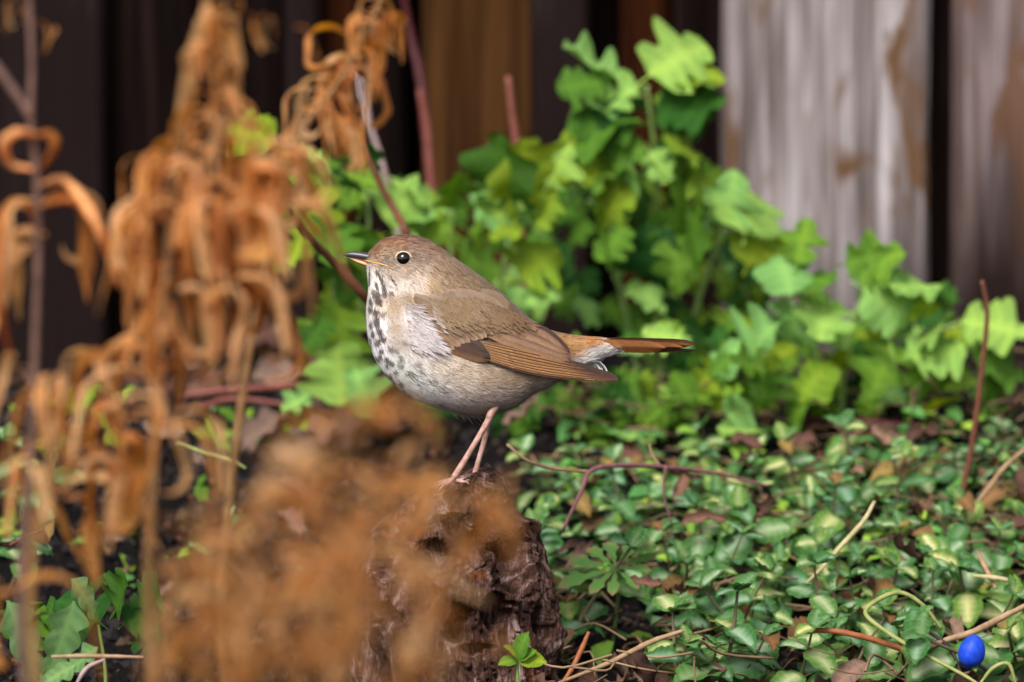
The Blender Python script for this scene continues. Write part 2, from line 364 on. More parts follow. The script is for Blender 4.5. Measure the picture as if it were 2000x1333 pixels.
for q in pick:
    i, k = divmod(int(q), NR)
    fi = min(NS - 1.001, max(0, i + rs.uniform(-.5, .5))); fk = k + rs.uniform(-.5, .5)
    i0 = int(fi); ti = fi - i0; k0 = int(math.floor(fk)); tk = fk - k0
    g = lambda A: (A[i0, k0 % NR] * (1 - tk) + A[i0, (k0 + 1) % NR] * tk) * (1 - ti) + (A[i0 + 1, k0 % NR] * (1 - tk) + A[i0 + 1, (k0 + 1) % NR] * tk) * ti
    p = g(Va); nr = g(nrmA); nr /= np.linalg.norm(nr) + 1e-12
    if p[1] > 0.004 and rs.random() < 0.45: continue
    dm = g(du); dm = dm / (np.linalg.norm(dm) + 1e-12)
    c, px, py = bird_col(Vector(p + dm * 5 * S))
    if p[1] < 0.006 and in_poly(px, py, WING_POLY): continue
    if (px - 788) ** 2 + (py - 507) ** 2 < 15.5 ** 2 and abs(p[1]) > .002: continue
    d = g(du)
    head = max(0.0, min(1.0, (850 - px) / 90)) * max(0, min(1, (590 - py) / 40))
    back = 1.0 if py < 640 and px > 850 else 0.0
    breast = px < 800 and py > 530
    L = ((7 if head > .5 else 8.5 if breast else 15) + rs.uniform(-2, 4 if breast else 5) + (6 if py > 690 and not breast else 0)) * S
    if px < 760 and py > 520: d = d * 0.5 + np.array([0.1, 0, -1.0]) * np.linalg.norm(d)       # throat and breast feathers hang
    if px > 1090 and py > 690: L *= 1.4
    d = d / (np.linalg.norm(d) + 1e-12) + rs.normal(0, 0.16, 3); d -= nr * d.dot(nr)
    streak = 1 + 0.3 * noise.noise(Vector((p[0] * 700, p[1] * 700, p[2] * 1100))) + 0.34 * noise.noise(Vector((fi * .55, fk * 1.7, 2.0))) + rs.normal(0, 0.16)
    if head > .5 and py < 500: streak += 0.35 * (rs.random() - .5)
    if back and rs.random() < .1: streak *= 0.66
    if breast: streak = 1 + .35 * (streak - 1)
    barb(p, d, nr, L, rs.uniform(1.4, 2.9) * S, rs.uniform(.05, .2), np.clip(c * streak, 0.004, 0.9), rs.normal(0, .08))
# pale breast feathers that overlap the front of the wing
for _ in range(950):
    t = rs.random(); u = rs.random() ** 1.3
    px = 790 + (16 + 40 * t) * u + 14 * t; py = 598 + 84 * t + rs.uniform(-6, 6)
    if near(px, py) is None: continue
    y = wing_y(px, py); p = np.array(at(px, py, y - (1.5 + 6.5 * u + rs.uniform(0, 2)) * S))
    ang = math.radians(18 + 14 * t + rs.normal(0, 7)); L = rs.uniform(10, 38) * (0.6 + .5 * u)
    e = at(px + L * math.cos(ang), py + L * math.sin(ang), 0) - at(px, py, 0)
    yy = wing_y(px + L * math.cos(ang), py + L * math.sin(ang)); d = np.array(e); d[1] = yy - y - 1.5 * S
    a_ = min(.85, .2 + u) * rs.uniform(.5, 1); c = (np.array(lin((184, 172, 172))) * .78 * a_ + base_col(px, py) * (1 - a_)) * (1 + rs.normal(0, .14)); 
    if rs.random() < .2: c *= 0.72
    barb(p, d, np.array((0.1, -1, 0.05)), np.linalg.norm(d), rs.uniform(1.2, 2.2) * S, .03, np.clip(c, 0, .8), rs.normal(0, .06))
# wispy underside: belly fringe, white under-tail coverts
for _ in range(900):
    t = rs.random(); a = np.interp(t, [0, .5, 1], [860, 990, 1100]); i = np.argmin(abs(lo_[:, 0] - a))
    px, py = lo_[i] + rs.normal(0, 3, 2); y = rs.uniform(-.008, .008); p = np.array(at(px, py - 3, y))
    d = np.array(at(px + 20, py - 3 + (8 if a < 950 else -7), y)) - p + rs.normal(0, .0012, 3); c, _, _ = bird_col(Vector(p))
    barb(p, d, np.array((0, -.3, -1.0)), rs.uniform(14, 30) * S, 1.4 * S, .08, c * rs.uniform(.8, 1.15))
for _ in range(300):
    px = rs.uniform(1090, 1150); py = np.interp(px, [1090, 1150], [731, 704]) - rs.uniform(0, 14); y = rs.uniform(-.007, .007)
    p = np.array(at(px, py, y)); d = np.array(at(px + 40, py + rs.uniform(-11, -5), y * .5)) - p
    barb(p, d, np.array((0, -1, -.2)), rs.uniform(20, 36) * S, 1.5 * S, .02, np.array(lin((222, 218, 218))) * rs.uniform(.8, 1), rs.normal(0, .05))
for k in range(16):                 # curled white filaments hanging under the tail
    b0 = np.array((1150 + rs.uniform(-12, 8), 706 + rs.uniform(-4, 4))); r_ = rs.uniform(9, 18)
    prev = None
    for j in range(9):
        th = -0.9 + j * 0.3; q_ = b0 + np.array((r_ * (1.2 * math.sin(th) + 1), r_ * (0.62 - .62 * math.cos(th) + .16 * j - .2)))
        cur = np.array(at(q_[0], q_[1], -.003 + .0004 * k))
        if prev is not None: barb(prev, cur - prev, np.array((0, -1, 0.)), np.linalg.norm(cur - prev) * 1.25, 1.1 * S, 0, np.array(lin((228, 226, 228))))
        prev = cur
child('plumage', new_mesh('plumage', PV, PF, M_plume, cols=PC), BODY, kind='stuff')
BODY.children[0].matrix_parent_inverse = Matrix.Identity(4)

# ---- feathers of wing and tail
M_feather = mat_col('flight_feather', rough=0.5, spec=0.35, nscale=900, nb=0.25)
def feather(parent, pts, wid, cin, cout, tip=None, layer=0.0, side=-1, yfun=wing_y, fold=0.12, shaft=0.75, upper_dark=None, blunt=0.5, edge=None):
    """pts: base to tip in photo pixels; wid: (upper, lower) half widths; colours across: upper web cin, lower web cout"""
    n, m = 16, 9
    P = spline(pts, n); T = np.gradient(P, axis=0); T /= np.linalg.norm(T, axis=1)[:, None]
    Vf = []; Ff = []; Cf = []
    sd = rs.uniform(0, 99)
    for i in range(n):
        t = i / (n - 1); prof = min(1, 0.5 + 1.8 * t) * (1 - max(0, (t - (1 - .35 * blunt - .1)) / (.35 * blunt + .1)) ** 2.2) ** .5 if t < 1 else 0.05
        nn = np.array((-T[i][1], T[i][0]))          # towards the lower side in the picture
        if nn[1] < 0: nn = -nn
        for j in range(m):
            u = j / (m - 1) * 2 - 1; wd = wid[0] if u < 0 else wid[1]
            rag = 1 + .06 * noise.noise(Vector((sd + u * 3, t * 14, 0)))
            q_ = P[i] + nn * u * wd * prof * rag
            y = yfun(q_[0], q_[1]) - layer * .55 * S + fold * abs(u) * wd * S * 1.0
            p = at(q_[0], q_[1], y)
            if side > 0: p = Vector((p.x, -p.y, p.z + 2 * y * 0.096))
            Vf.append(p)
            c = np.array(lin(cin if u < 0 else cout)) if abs(u) > .12 else np.array(lin(cout)) * shaft
            if upper_dark and u < -.1: c = np.array(lin(upper_dark))
            if edge and u > .05 and u < .6: c = np.array(lin(edge))
            bar = 1 + .10 * math.sin(t * 60 + u * 9 + sd) * .5 + .12 * noise.noise(Vector((u * 8 + sd, t * 26, 3)))
            if abs(u) > .85: bar *= 1.14
            c = c * bar
            if tip is not None and t > .8: f = (t - .8) / .2; c = c * (1 - f) + np.array(lin(tip)) * f
            Cf.append(np.clip(c * 0.88, 0.003, .9))
    for i in range(n - 1):
        for j in range(m - 1): Ff.append((i * m + j, i * m + j + 1, (i + 1) * m + j + 1, (i + 1) * m + j))
    return child('feather', new_mesh('feather', Vf, Ff, M_feather, cols=Cf), parent, world=False)
for side in (-1, 1):
    WG = child('wing', None, BIRD); WG.matrix_parent_inverse = BIRD.matrix_basis.inverted()
    f = lambda *a, **k: feather(WG, *a, side=side, **k)
    OR = (188, 138, 88); DK = (62, 42, 34); BR = (128, 98, 78)
    # primaries, outermost lowest
    for bx, by, mx, my, tx, ty, wu, wl, L in [(1100, 716, 1150, 728, 1208, 744, 12, 5, 0), (1060, 706, 1130, 720, 1184, 739, 12, 6, .6), (950, 704, 1060, 732, 1211, 746, 4, 4, 1.0),
            (948, 700, 1055, 727, 1204, 744, 6, 4, 1.6), (946, 695, 1050, 721, 1178, 739, 6, 4, 2.2), (944, 690, 1045, 715, 1165, 733, 6, 4, 2.8), (942, 685, 1040, 709, 1150, 725, 6, 4, 3.4),
            (940, 679, 1040, 702, 1146, 723, 6, 5, 4.0), (938, 673, 1035, 695, 1130, 716, 7, 5, 4.6), (936, 668, 1030, 688, 1118, 708, 7, 5, 5.2)]:
        lo = (98, 62, 46) if L < 1 else OR
        f([(bx, by), (mx, my), (tx, ty)], (wu, wl), DK if L < 2 else (92, 62, 44), lo if L > 1.2 else (86, 56, 46), tip=(80, 52, 44), layer=L, blunt=.35, edge=(70, 46, 34) if L > .8 else None)
    # tertials
    f([(955, 655), (1030, 682), (1112, 706)], (10, 9), (120, 86, 64), (150, 112, 82), layer=6.0, blunt=.6)
    f([(965, 648), (1035, 671), (1113, 699)], (13, 10), (112, 80, 62), (146, 112, 88), layer=6.9, blunt=.7, upper_dark=(104, 74, 58))
    f([(978, 640), (1045, 660), (1114, 692)], (16, 12), (100, 70, 54), (152, 116, 90), layer=7.8, blunt=.8, tip=(120, 88, 70))
    f([(1000, 632), (1060, 646), (1114, 690)], (9, 16), (64, 42, 36), (140, 106, 82), layer=8.8, blunt=.8, upper_dark=(66, 44, 38), tip=(70, 46, 38))
    # primary coverts and alula: the dark patch
    f([(868, 678), (910, 694), (957, 706)], (13, 7), (66, 46, 38), (112, 78, 52), layer=6.0, blunt=.8, tip=(58, 40, 34))
    f([(880, 672), (918, 682), (957, 700)], (14, 10), (58, 42, 40), (84, 58, 46), layer=7.0, blunt=.8, tip=(56, 40, 36))
    f([(895, 664), (925, 672), (948, 688)], (10, 8), (60, 45, 42), (74, 54, 46), layer=7.8, blunt=.9)
    # greater coverts
    tips = [(889, 684), (900, 678), (909, 671), (921, 669), (932, 666), (942, 662), (953, 659), (964, 656), (975, 652), (986, 649), (998, 645)]
    for k, (tx, ty) in enumerate(tips):
        bx, by = tx - 74 + 1.6 * k, ty - 40 - .6 * k; g_ = rs.uniform(.9, 1.1)
        f([(bx, by), ((bx + tx) / 2 + 3, (by + ty) / 2 - 4), (tx + rs.uniform(-3, 3), ty + rs.uniform(-2, 2))], (5, 8), tuple(a * g_ for a in (110, 84, 64)), tuple(a * g_ for a in (130, 102, 77)), tip=(160, 132, 108), layer=9.2 + .2 * k, blunt=.35, shaft=.6)
    # median coverts and scapulars, two soft rows
    for k in range(11):
        tx, ty = 868 + 13 * k + rs.uniform(-4, 4), 648 - 2.3 * k + rs.uniform(-6, 6); g_ = rs.uniform(.82, 1.12)
        f([(tx - 62, ty - 46), (tx - 26, ty - 25), (tx, ty)], (9, 12), tuple(a * g_ for a in (116, 91, 69)), tuple(a * g_ for a in (128, 103, 78)), tip=tuple(a * g_ for a in (134, 108, 83)), layer=11.6 + .14 * k, blunt=.45, shaft=.62)
    for k in range(10):
        tx, ty = 858 + 14.5 * k + rs.uniform(-4, 4), 620 - 2.0 * k + rs.uniform(-6, 6); g_ = rs.uniform(.9, 1.08)
        f([(tx - 52, ty - 36), (tx - 20, ty - 20), (tx, ty)], (11, 13), tuple(a * g_ for a in (116, 92, 70)), tuple(a * g_ for a in (127, 102, 78)), tip=tuple(a * g_ for a in (128, 103, 79)), layer=13.4 + .12 * k, blunt=.5, shaft=.68)
    # soft small feathers over the shoulder
    if True:
        o_ = (PV, PF, PC); PV = []; PF = []; PC = []
        for _ in range(3000):
            px = rs.uniform(830, 1040); py = rs.uniform(572, 650)
            if not in_poly(px, py + 10, WING_POLY) or py > np.interp(px, [830, 900, 1000, 1040], [632, 632, 624, 632]) + rs.normal(0, 13): continue
            y = wing_y(px, py) - (8.4 + rs.uniform(-.6, .6)) * S; p = at(px, py, y)
            ang = math.radians(np.interp(py, [575, 650], [38, 30]) + rs.normal(0, 8)); L = rs.uniform(10, 20)
            e = at(px + L * math.cos(ang), py + L * math.sin(ang), wing_y(px + L * math.cos(ang), py + L * math.sin(ang)) - 8.0 * S) - p
            d = np.array(e); pp = np.array(p); nrm = np.array((0.05, -1, .25))
            if side > 0: pp = np.array((p.x, -p.y, p.z + 2 * p.y * .096)); d[1] *= -1; nrm[1] *= -1
            barb(pp, d, nrm, L * S, rs.uniform(1.5, 3) * S, .05, base_col(px, py) * (1 + rs.normal(0, .13)), rs.normal(0, .08))
        child('covert_down', new_mesh('covert_down', PV, PF, M_plume, cols=PC), WG, kind='stuff')
        PV, PF, PC = o_
# ---- tail
TL = child('tail', None, BIRD); TL.matrix_parent_inverse = BIRD.matrix_basis.inverted()
def tail_y(y0, slope): return lambda px, py: (y0 + slope * (py - 672)) * S
RU = (154, 102, 62)
for y0, sl, pts, wd, ci, co in [
    (6, .9, [(1120, 668), (1230, 668), (1352, 671)], (8, 7), (96, 60, 46), (120, 74, 48)),
    (2, .9, [(1120, 669), (1230, 668), (1358, 671)], (8, 7), (92, 58, 46), (132, 84, 56)),
    (-3, .9, [(1118, 671), (1230, 671), (1356, 673)], (8, 6), (112, 74, 54), (146, 98, 68)),
    (-7, .9, [(1116, 674), (1230, 675), (1350, 675)], (7, 6), (150, 98, 64), (100, 62, 44)),
    (-10, .8, [(1112, 676), (1225, 679), (1335, 679)], (9, 5), (166, 108, 62), (70, 44, 32)),
    (5, .6, [(1130, 684), (1240, 685), (1360, 685)], (4, 4), (40, 24, 18), (48, 30, 22)),
    (0, .6, [(1130, 685), (1240, 685), (1361, 685)], (4, 3), (30, 18, 14), (46, 28, 20)),
    (-6, .6, [(1130, 685), (1230, 686), (1352, 686)], (5, 3), (38, 23, 17), (92, 58, 40)),
    (-12, .6, [(1104, 674), (1190, 677), (1300, 680)], (13, 11), RU, (150, 94, 52)),
    (-15, .5, [(1098, 674), (1150, 676), (1215, 680)], (14, 13), RU, (164, 104, 56))]:
    feather(TL, pts, wd, ci, co, yfun=tail_y(y0, sl), fold=0.25, blunt=.3)
# ---- eye
ev = near(788, 507); ec = ev + Vector((0, 0.0012, 0))
def ball(c, r, mat, name, parent, sq=(1, 1, 1), nu=28, nv=18):
    Vb = []; Fb = []
    for i in range(nv + 1):
        ph = math.pi * i / nv
        for j in range(nu):
            th = 2 * math.pi * j / nu; Vb.append(Vector(c) + Vector((r * sq[0] * math.sin(ph) * math.cos(th), r * sq[1] * math.sin(ph) * math.sin(th), r * sq[2] * math.cos(ph))))
    for i in range(nv):
        for j in range(nu): Fb.append((i * nu + j, (i + 1) * nu + j, (i + 1) * nu + (j + 1) % nu, i * nu + (j + 1) % nu))
    return child(name, new_mesh(name, Vb, Fb, mat), parent, world=True)
M_eye, nt, b = mat_new('eye'); b.inputs['Base Color'].default_value = (0.004, 0.003, 0.003, 1); b.inputs['Roughness'].default_value = 0.05; b.inputs['IOR'].default_value = 1.5
M_ring = mat_stem('eye_ring', lin((176, 154, 126)), lin((222, 204, 178)), scale=2500)
for sd in (-1, 1):
    c = Vector((ec.x, ec.y if sd < 0 else -ec.y, ec.z if sd < 0 else ec.z + 2 * ec.y * .0))
    e_ = ball(c, 13.6 * S, M_eye, 'eye', BIRD, sq=(1, .8, 1))
    ring = []
    for j in range(25):
        th = 2 * math.pi * j / 24
        ring.append(c + Vector((15.2 * S * math.cos(th) * 1.02, sd * (1.0 + 2.2 * abs(math.cos(th)) * 0) * S * 3.2, 15.0 * S * math.sin(th))))
    v_, f_ = tube(ring, [1.6 * S] * 2, sides=8, n=72, wob=.12)
    rg = child('eye_ring', new_mesh('eye_ring', v_, f_, M_ring), e_)
# ---- bill
def bill_half(name, top, bot, wid, col_fn):
    n, k = 26, 14; U = spline(top, n); L_ = spline(bot, n); Wd = np.interp(np.linspace(0, 1, n), np.linspace(0, 1, len(wid)), wid)
    Vb = []; Fb = []; Cb = []
    for i in range(n):
        a, c = at(*U[i], 0), at(*L_[i], 0); m = (a + c) / 2; h = (a - c) / 2
        for j in range(k):
            th = 2 * math.pi * j / k; Vb.append(m + h * math.cos(th) + Vector((0, -Wd[i] * S * math.sin(th), 0))); Cb.append(col_fn(i / (n - 1), math.cos(th)))
    for i in range(n - 1):
        for j in range(k): Fb.append((i * k + j, (i + 1) * k + j, (i + 1) * k + (j + 1) % k, i * k + (j + 1) % k))
    Fb.append(tuple(range(k))); Fb.append(tuple((n - 1) * k + j for j in range(k))[::-1])
    return child(name, new_mesh(name, Vb, Fb, M_bill, cols=Cb), BILL, world=False)
M_bill = mat_col('bill_horn', rough=0.35, spec=0.5, nscale=1200, nb=0.15)
BILL = child('bill', None, BIRD); BILL.matrix_parent_inverse = BIRD.matrix_basis.inverted()
slate = np.array(lin((58, 52, 60))); horn = np.array(lin((196, 148, 116))); yel = np.array(lin((196, 140, 62))); blk = np.array(lin((30, 26, 30)))
bill_half('upper_mandible', [(669, 498), (684, 492.5), (702, 492), (722, 494)], [(669, 499), (686, 503.5), (704, 508), (730, 514)], [.6, 5, 8.5, 13],
          lambda t, c: slate * (1.0 if c > -.6 or t < .45 else .5) + (yel * .6 if c < -.75 and t > .5 else 0))
bill_half('lower_mandible', [(674, 501), (688, 504.5), (706, 509), (732, 516)], [(675, 502), (689, 510), (707, 518), (729, 525)], [.6, 4.5, 8, 12],
          lambda t, c: blk * (1 - min(1, max(0, (t - .2) / .3))) + horn * min(1, max(0, (t - .2) / .3)))
for sd in (-1, 1):                  # yellow gape line running back under the eye
    pts = []
    for a in [(712, 509), (728, 513), (742, 516), (756, 520), (768, 526)]:
        h = near(*a); y = (h.y - 1.0 * S) if h is not None else -9 * S
        p = at(a[0], a[1], y); pts.append(p if sd < 0 else Vector((p.x, -p.y, p.z)))
    v_, f_ = tube(pts, [1.3 * S, 1.9 * S, 1.8 * S, 1.5 * S, .8 * S], sides=6, n=24)
    child('gape', new_mesh('gape', v_, f_, M_bill, cols=[yel] * len(v_)), BILL)
# ---- legs and toes
M_leg = mat_stem('leg_skin', lin((150, 112, 100)), lin((196, 158, 146)), rough=0.42, scale=420)
def leg(pts, rad, toes, claw=True):
    v_, f_ = tube(pts, rad, sides=10, n=40, wob=.035)
    LG = child('leg', new_mesh('leg', v_, f_, M_leg), BIRD, world=True)
    for t in toes:
        v1, f1 = tube(t, [3.6 * S, 3.4 * S, 3.0 * S, 2.2 * S, .5 * S], sides=8, n=22, wob=.08)
        child('toe', new_mesh('toe', v1, f1, M_leg), LG)
ly, ry = -0.010, 0.004
A = at(886, 934, ly)
leg([at(968, 792, ly), at(957, 812, ly), at(951, 826, ly), at(920, 879, ly), A], [9 * S, 7.5 * S, 6.2 * S, 5.4 * S, 6.5 * S],
    [[A, at(876, 941, ly - .003), at(866, 944, ly - .005), at(856, 949, ly - .006), at(850, 956, ly - .006)], [A, at(879, 942, ly - .007), at(870, 947, ly - .012), at(862, 952, ly - .015), at(857, 960, ly - .016)],
     [A, at(874, 939, ly + .003), at(862, 941, ly + .006), at(852, 945, ly + .008), at(846, 952, ly + .009)], [A, at(894, 939, ly), at(902, 941, ly), at(911, 942, ly), at(917, 947, ly)]])
A = at(926, 931, ry)
leg([at(962, 800, ry), at(952, 830, ry), at(946, 860, ry), at(936, 895, ry), A], [8 * S, 6 * S, 5.4 * S, 4.9 * S, 5.8 * S],
    [[A, at(914, 936, ry - .001), at(905, 937, ry - .002), at(897, 938, ry - .002), at(890, 943, ry - .002)], [A, at(918, 938, ry - .005), at(911, 940, ry - .009), at(905, 943, ry - .012), at(900, 950, ry - .013)],
     [A, at(914, 934, ry + .004), at(905, 935, ry + .008), at(897, 937, ry + .010), at(892, 942, ry + .011)], [A, at(934, 935, ry), at(941, 936, ry), at(948, 938, ry), at(953, 943, ry)]])
# ---------------------------------------------------------------- gnarled stump the bird stands on
STUMP = None
def make_stump():
    nz_, nt_ = 260, 300
    # outline in photo pixels: right and left edge at each height
    RO = [(915, 958), (924, 970), (934, 982), (950, 988), (975, 996), (1000, 1003), (1012, 1018), (1030, 1038), (1060, 1056), (1100, 1072), (1150, 1086), (1200, 1092), (1250, 1097), (1300, 1094), (1345, 1088), (1390, 1096)]
    LO = [(915, 930), (924, 902), (934, 872), (950, 842), (975, 800), (1000, 766), (1012, 752), (1030, 738), (1060, 722), (1100, 706), (1150, 696), (1200, 688), (1250, 684), (1300, 682), (1345, 684), (1390, 676)]
    ry_ = [p[0] for p in RO]; rx_ = [p[1] for p in RO]; lx_ = [p[1] for p in LO]
    c0 = at(900, 1150, 0.0); cy = 0.012
    dep = lambda t: 0.046 * (0.16 + 0.84 * min(1, t * 2.2) ** 0.75)
    PITS = [(1006, 1108, 30, 46, 0.0231), (985, 1075, 30, 16, 0.0147), (1062, 1195, 6, 40, 0.0189), (1052, 1222, 5, 26, 0.0168), (965, 1185, 26, 30, 0.0210), (905, 1195, 22, 24, 0.0189), (890, 1235, 20, 22, 0.0168),
            (975, 978, 15, 9, 0.0126), (1030, 1075, 12, 9, 0.0126), (880, 1030, 26, 20, 0.0147), (760, 1190, 30, 18, 0.0168), (830, 1170, 22, 30, 0.0147), (1000, 1190, 6, 16, 0.0105), (745, 1110, 24, 14, 0.0105), (850, 1085, 18, 22, 0.0147), (925, 1065, 20, 12, 0.0126), (930, 1270, 34, 12, 0.0084)]
    KNOB = [(1022, 1022, 26, 12, .006), (945, 938, 30, 12, .004), (955, 1000, 18, 18, .005), (760, 1050, 26, 26, .006), (1040, 1130, 14, 50, .004), (1078, 1230, 10, 60, .003), (900, 1080, 16, 30, .004), (800, 1230, 40, 30, .005)]
    V = np.zeros((nz_ * nt_, 3)); PXY = np.zeros((nz_ * nt_, 2)); FR = np.zeros(nz_ * nt_)
    for i in range(nz_):
        t = i / (nz_ - 1); py = 915 + 475 * t ** 1.0
        R = np.interp(py, ry_, rx_); L = np.interp(py, ry_, lx_)
        cx = (R + L) / 2; hw = (R - L) / 2 * (1 if i else 0.02)
        p0 = at(cx, py, cy)
        for j in range(nt_):
            th = 2 * math.pi * j / nt_; cs, sn = math.cos(th), math.sin(th)
            p = Vector((p0.x + hw * S * cs, cy + dep(t) * sn * (1 if i else .02), p0.z))
            d = Vector((cs / max(hw * S, .004), sn / max(dep(t), .004), 0.35 if t < .2 else 0.05)).normalized()
            q = p * 1000                         # millimetres
            tw = Vector((q.x + 9 * math.sin(q.z * .045 + q.x * .02), q.y, q.z * .15))
            g = noise.ridged_multi_fractal(tw * .07, .9, 2.1, 5, 1.0, 2.0); cr_ = abs(noise.noise(Vector((q.x * .16 + .5 * math.sin(q.z * .08), q.y * .16, q.z * .03)))) 
            g2 = noise.fractal(q * .055, 1, 2, 4); g3 = noise.ridged_multi_fractal(Vector((tw.x, q.y, q.z * .09)) * .42, 1, 2, 3, 1, 2)
            h = (g - 1.1) * .0034 + g2 * .0030 + (g3 - 1.0) * .0013 - .0045 * max(0, 1 - cr_ / .045)
            px, py2 = proj(p)
            edge = 0.35 + .65 * min(1, abs(sn) * 1.6)
            h *= edge if t > .06 else edge * .6
            if sn < .25:
                wx = px + 16 * noise.fractal(q * .09, 1, 2, 3); wy = py2 + 26 * noise.fractal(q * .07 + Vector((7, 3, 1)), 1, 2, 3)
                for a, c, r1, r2, dp in PITS:
                    e = ((wx - a) / r1) ** 2 + ((wy - c) / r2) ** 2
                    if e < 2.2: h -= dp * max(0, min(1, (1.35 - e) / .45))
                for a, c, r1, r2, dp in KNOB:
                    e = ((wx - a) / r1) ** 2 + ((wy - c) / r2) ** 2
                    if e < 5: h += dp * math.exp(-e)
            k = i * nt_ + j
            V[k] = p + d * h; PXY[k] = (px, py2)
    F = [(i * nt_ + j, (i + 1) * nt_ + j, (i + 1) * nt_ + (j + 1) % nt_, i * nt_ + (j + 1) % nt_) for i in range(nz_ - 1) for j in range(nt_)]
    F.append(tuple(range(nt_)))
    m, nt, b = mat_new('weathered_wood')
    tc = N(nt, 'ShaderNodeTexCoord'); mp = N(nt, 'ShaderNodeMapping'); mp.inputs['Scale'].default_value = (1, 1, .3)
    nt.links.new(tc.outputs['Object'], mp.inputs['Vector'])
    n1 = N(nt, 'ShaderNodeTexNoise', Scale=130.0, Detail=8.0, Roughness=.65, Distortion=.8); nt.links.new(mp.outputs[0], n1.inputs['Vector'])
    c = ramp(nt, n1.outputs[0], [(.30, (.012, .007, .006)), (.44, (.055, .028, .020)), (.55, (.13, .075, .060)), (.66, (.36, .285, .27))]).outputs[0]
    n2 = N(nt, 'ShaderNodeTexNoise', Scale=34.0, Detail=4.0); nt.links.new(tc.outputs['Object'], n2.inputs['Vector'])
    c = mixc(nt, ramp(nt, n2.outputs[0], [(.62, (0, 0, 0)), (.72, (1, 1, 1))]).outputs[0], c, (.20, .062, .012))
    n4 = N(nt, 'ShaderNodeTexNoise', Scale=18.0, Detail=3.0); nt.links.new(tc.outputs['Object'], n4.inputs['Vector'])
    c = mixc(nt, 0.85, c, ramp(nt, n4.outputs[0], [(.36, (.5, .42, .42)), (.6, (1.3, 1.25, 1.25))]).outputs[0], 'MULTIPLY')
    mp5 = N(nt, 'ShaderNodeMapping'); mp5.inputs['Scale'].default_value = (1, 1, .12); nt.links.new(tc.outputs['Object'], mp5.inputs['Vector'])
    n5 = N(nt, 'ShaderNodeTexNoise', Scale=900.0, Detail=3.0); nt.links.new(mp5.outputs[0], n5.inputs['Vector'])
    c = mixc(nt, .9, c, ramp(nt, n5.outputs[0], [(.35, (.5, .48, .46)), (.65, (1.45, 1.4, 1.4))]).outputs[0], 'MULTIPLY')
    nt.links.new(c, b.inputs['Base Color'])
    b.inputs['Roughness'].default_value = .8; b.inputs['Specular IOR Level'].default_value = .1
    n3 = N(nt, 'ShaderNodeTexNoise', Scale=420.0, Detail=6.0, Roughness=.75); nt.links.new(mp.outputs[0], n3.inputs['Vector'])
    ad = N(nt, 'ShaderNodeMath', operation='ADD'); nt.links.new(n1.outputs[0], ad.inputs[0]); nt.links.new(n3.outputs[0], ad.inputs[1])
    bump(nt, b, ad.outputs[0], 1.0, .003)
    return link('wood_stump', new_mesh('wood_stump', V, F, m), label='gnarled dark weathered wood stump with holes under the bird', cat='stump')
STUMP = make_stump()
# ---------------------------------------------------------------- leaf shapes
def leaf_mesh(name, mat, halfw, n=26, cols=2, petiole=0.0, fold=0.25, bend=0.5, ripple=0.05, seed=0, colf=None, twist=0.0, curl=0.0, rip_f=16):
    """blade of length 1 along +X, normal +Z; halfw(t, side) is the outline"""
    rg = random.Random(seed); V = []; F = []; C = []
    m = 2 * cols + 1; ph = rg.uniform(0, 6)
    for i in range(n + 1):
        t = i / n
        ang = bend * t; x = (math.sin(ang) / bend if abs(bend) > 1e-3 else t); z = -((1 - math.cos(ang)) / bend if abs(bend) > 1e-3 else 0)
        for j in range(m):
            u = (j - cols) / cols; s = 1 if u >= 0 else -1
            w_ = halfw(t, s) * abs(u)
            yy = s * w_; zz = fold * w_ + ripple * math.sin(t * rip_f + ph + 2 * s) * abs(u) ** 1.5 * min(1, 4 * t)
            if curl: a = curl * w_ / 0.2; yy = s * 0.2 / curl * math.sin(a) if curl else yy; zz = 0.2 / curl * (1 - math.cos(a)) + ripple * math.sin(t * rip_f + ph) * abs(u)
            tw = twist * t; yy, zz = yy * math.cos(tw) - zz * math.sin(tw), yy * math.sin(tw) + zz * math.cos(tw)
            V.append((x - math.sin(ang) * -zz * 0, yy, z + zz)); C.append(colf(t, u, w_) if colf else (1, 1, 1))
    for i in range(n):
        for j in range(m - 1): F.append((i * m + j, (i + 1) * m + j, (i + 1) * m + j + 1, i * m + j + 1))
    return new_mesh(name, V, F, mat, cols=C)
def lobed(seed, lobes=3, width=.34, pet=.16):
    rg = random.Random(seed); L = {}
    for s in (1, -1):
        L[s] = [(pet + .12 + (0.80 - pet) * (k + .1) / lobes + rg.uniform(-.03, .03), rg.uniform(.8, 1.1) * (0.66 + .34 * (k + 1) / lobes), rg.uniform(.075, .105)) for k in range(lobes)] 
    ph = rg.uniform(0, 6)
    def f(t, s):
        if t < pet: return .014
        env = min(1, (t - pet) / .08) ; tail = max(0, 1 - max(0, (t - .9) / .1) ** 2) ** .5
        v = .46 * min(1, (t - pet) / .25) + .72 * max(a * math.exp(-((t - c) / (w_ * 1.15)) ** 4) for c, a, w_ in L[s])
        return max(.012, width * env * tail * (v * .85 + .06 * math.sin(t * 30 + ph)))
    return f
def vein(t, u, w_, lo=.8, hi=1.0, tip=None):
    a = abs(u); c = hi * (1.10 - .2 * a) * (1 + .16 * math.sin(t * 40 - 14 * a))
    if a < .02: return (1.5, 1.35, 1.3)
    return (c, c, c)
M_poppy = mat_leaf('lobed_leaf', (.085, .215, .020), (.15, .30, .026), (.27, .38, .02), rough=.5, trans=.38, spec=.25, hue=.02)
M_poppy_pale = mat_leaf('lobed_leaf_pale', (.17, .37, .095), (.21, .41, .10), (.27, .45, .075), rough=.45, trans=.25, spec=.3)
M_poppy_dark = mat_leaf('lobed_leaf_deep', (.014, .07, .012), (.026, .10, .010), (.07, .155, .008), rough=.5, trans=.25, spec=.2)
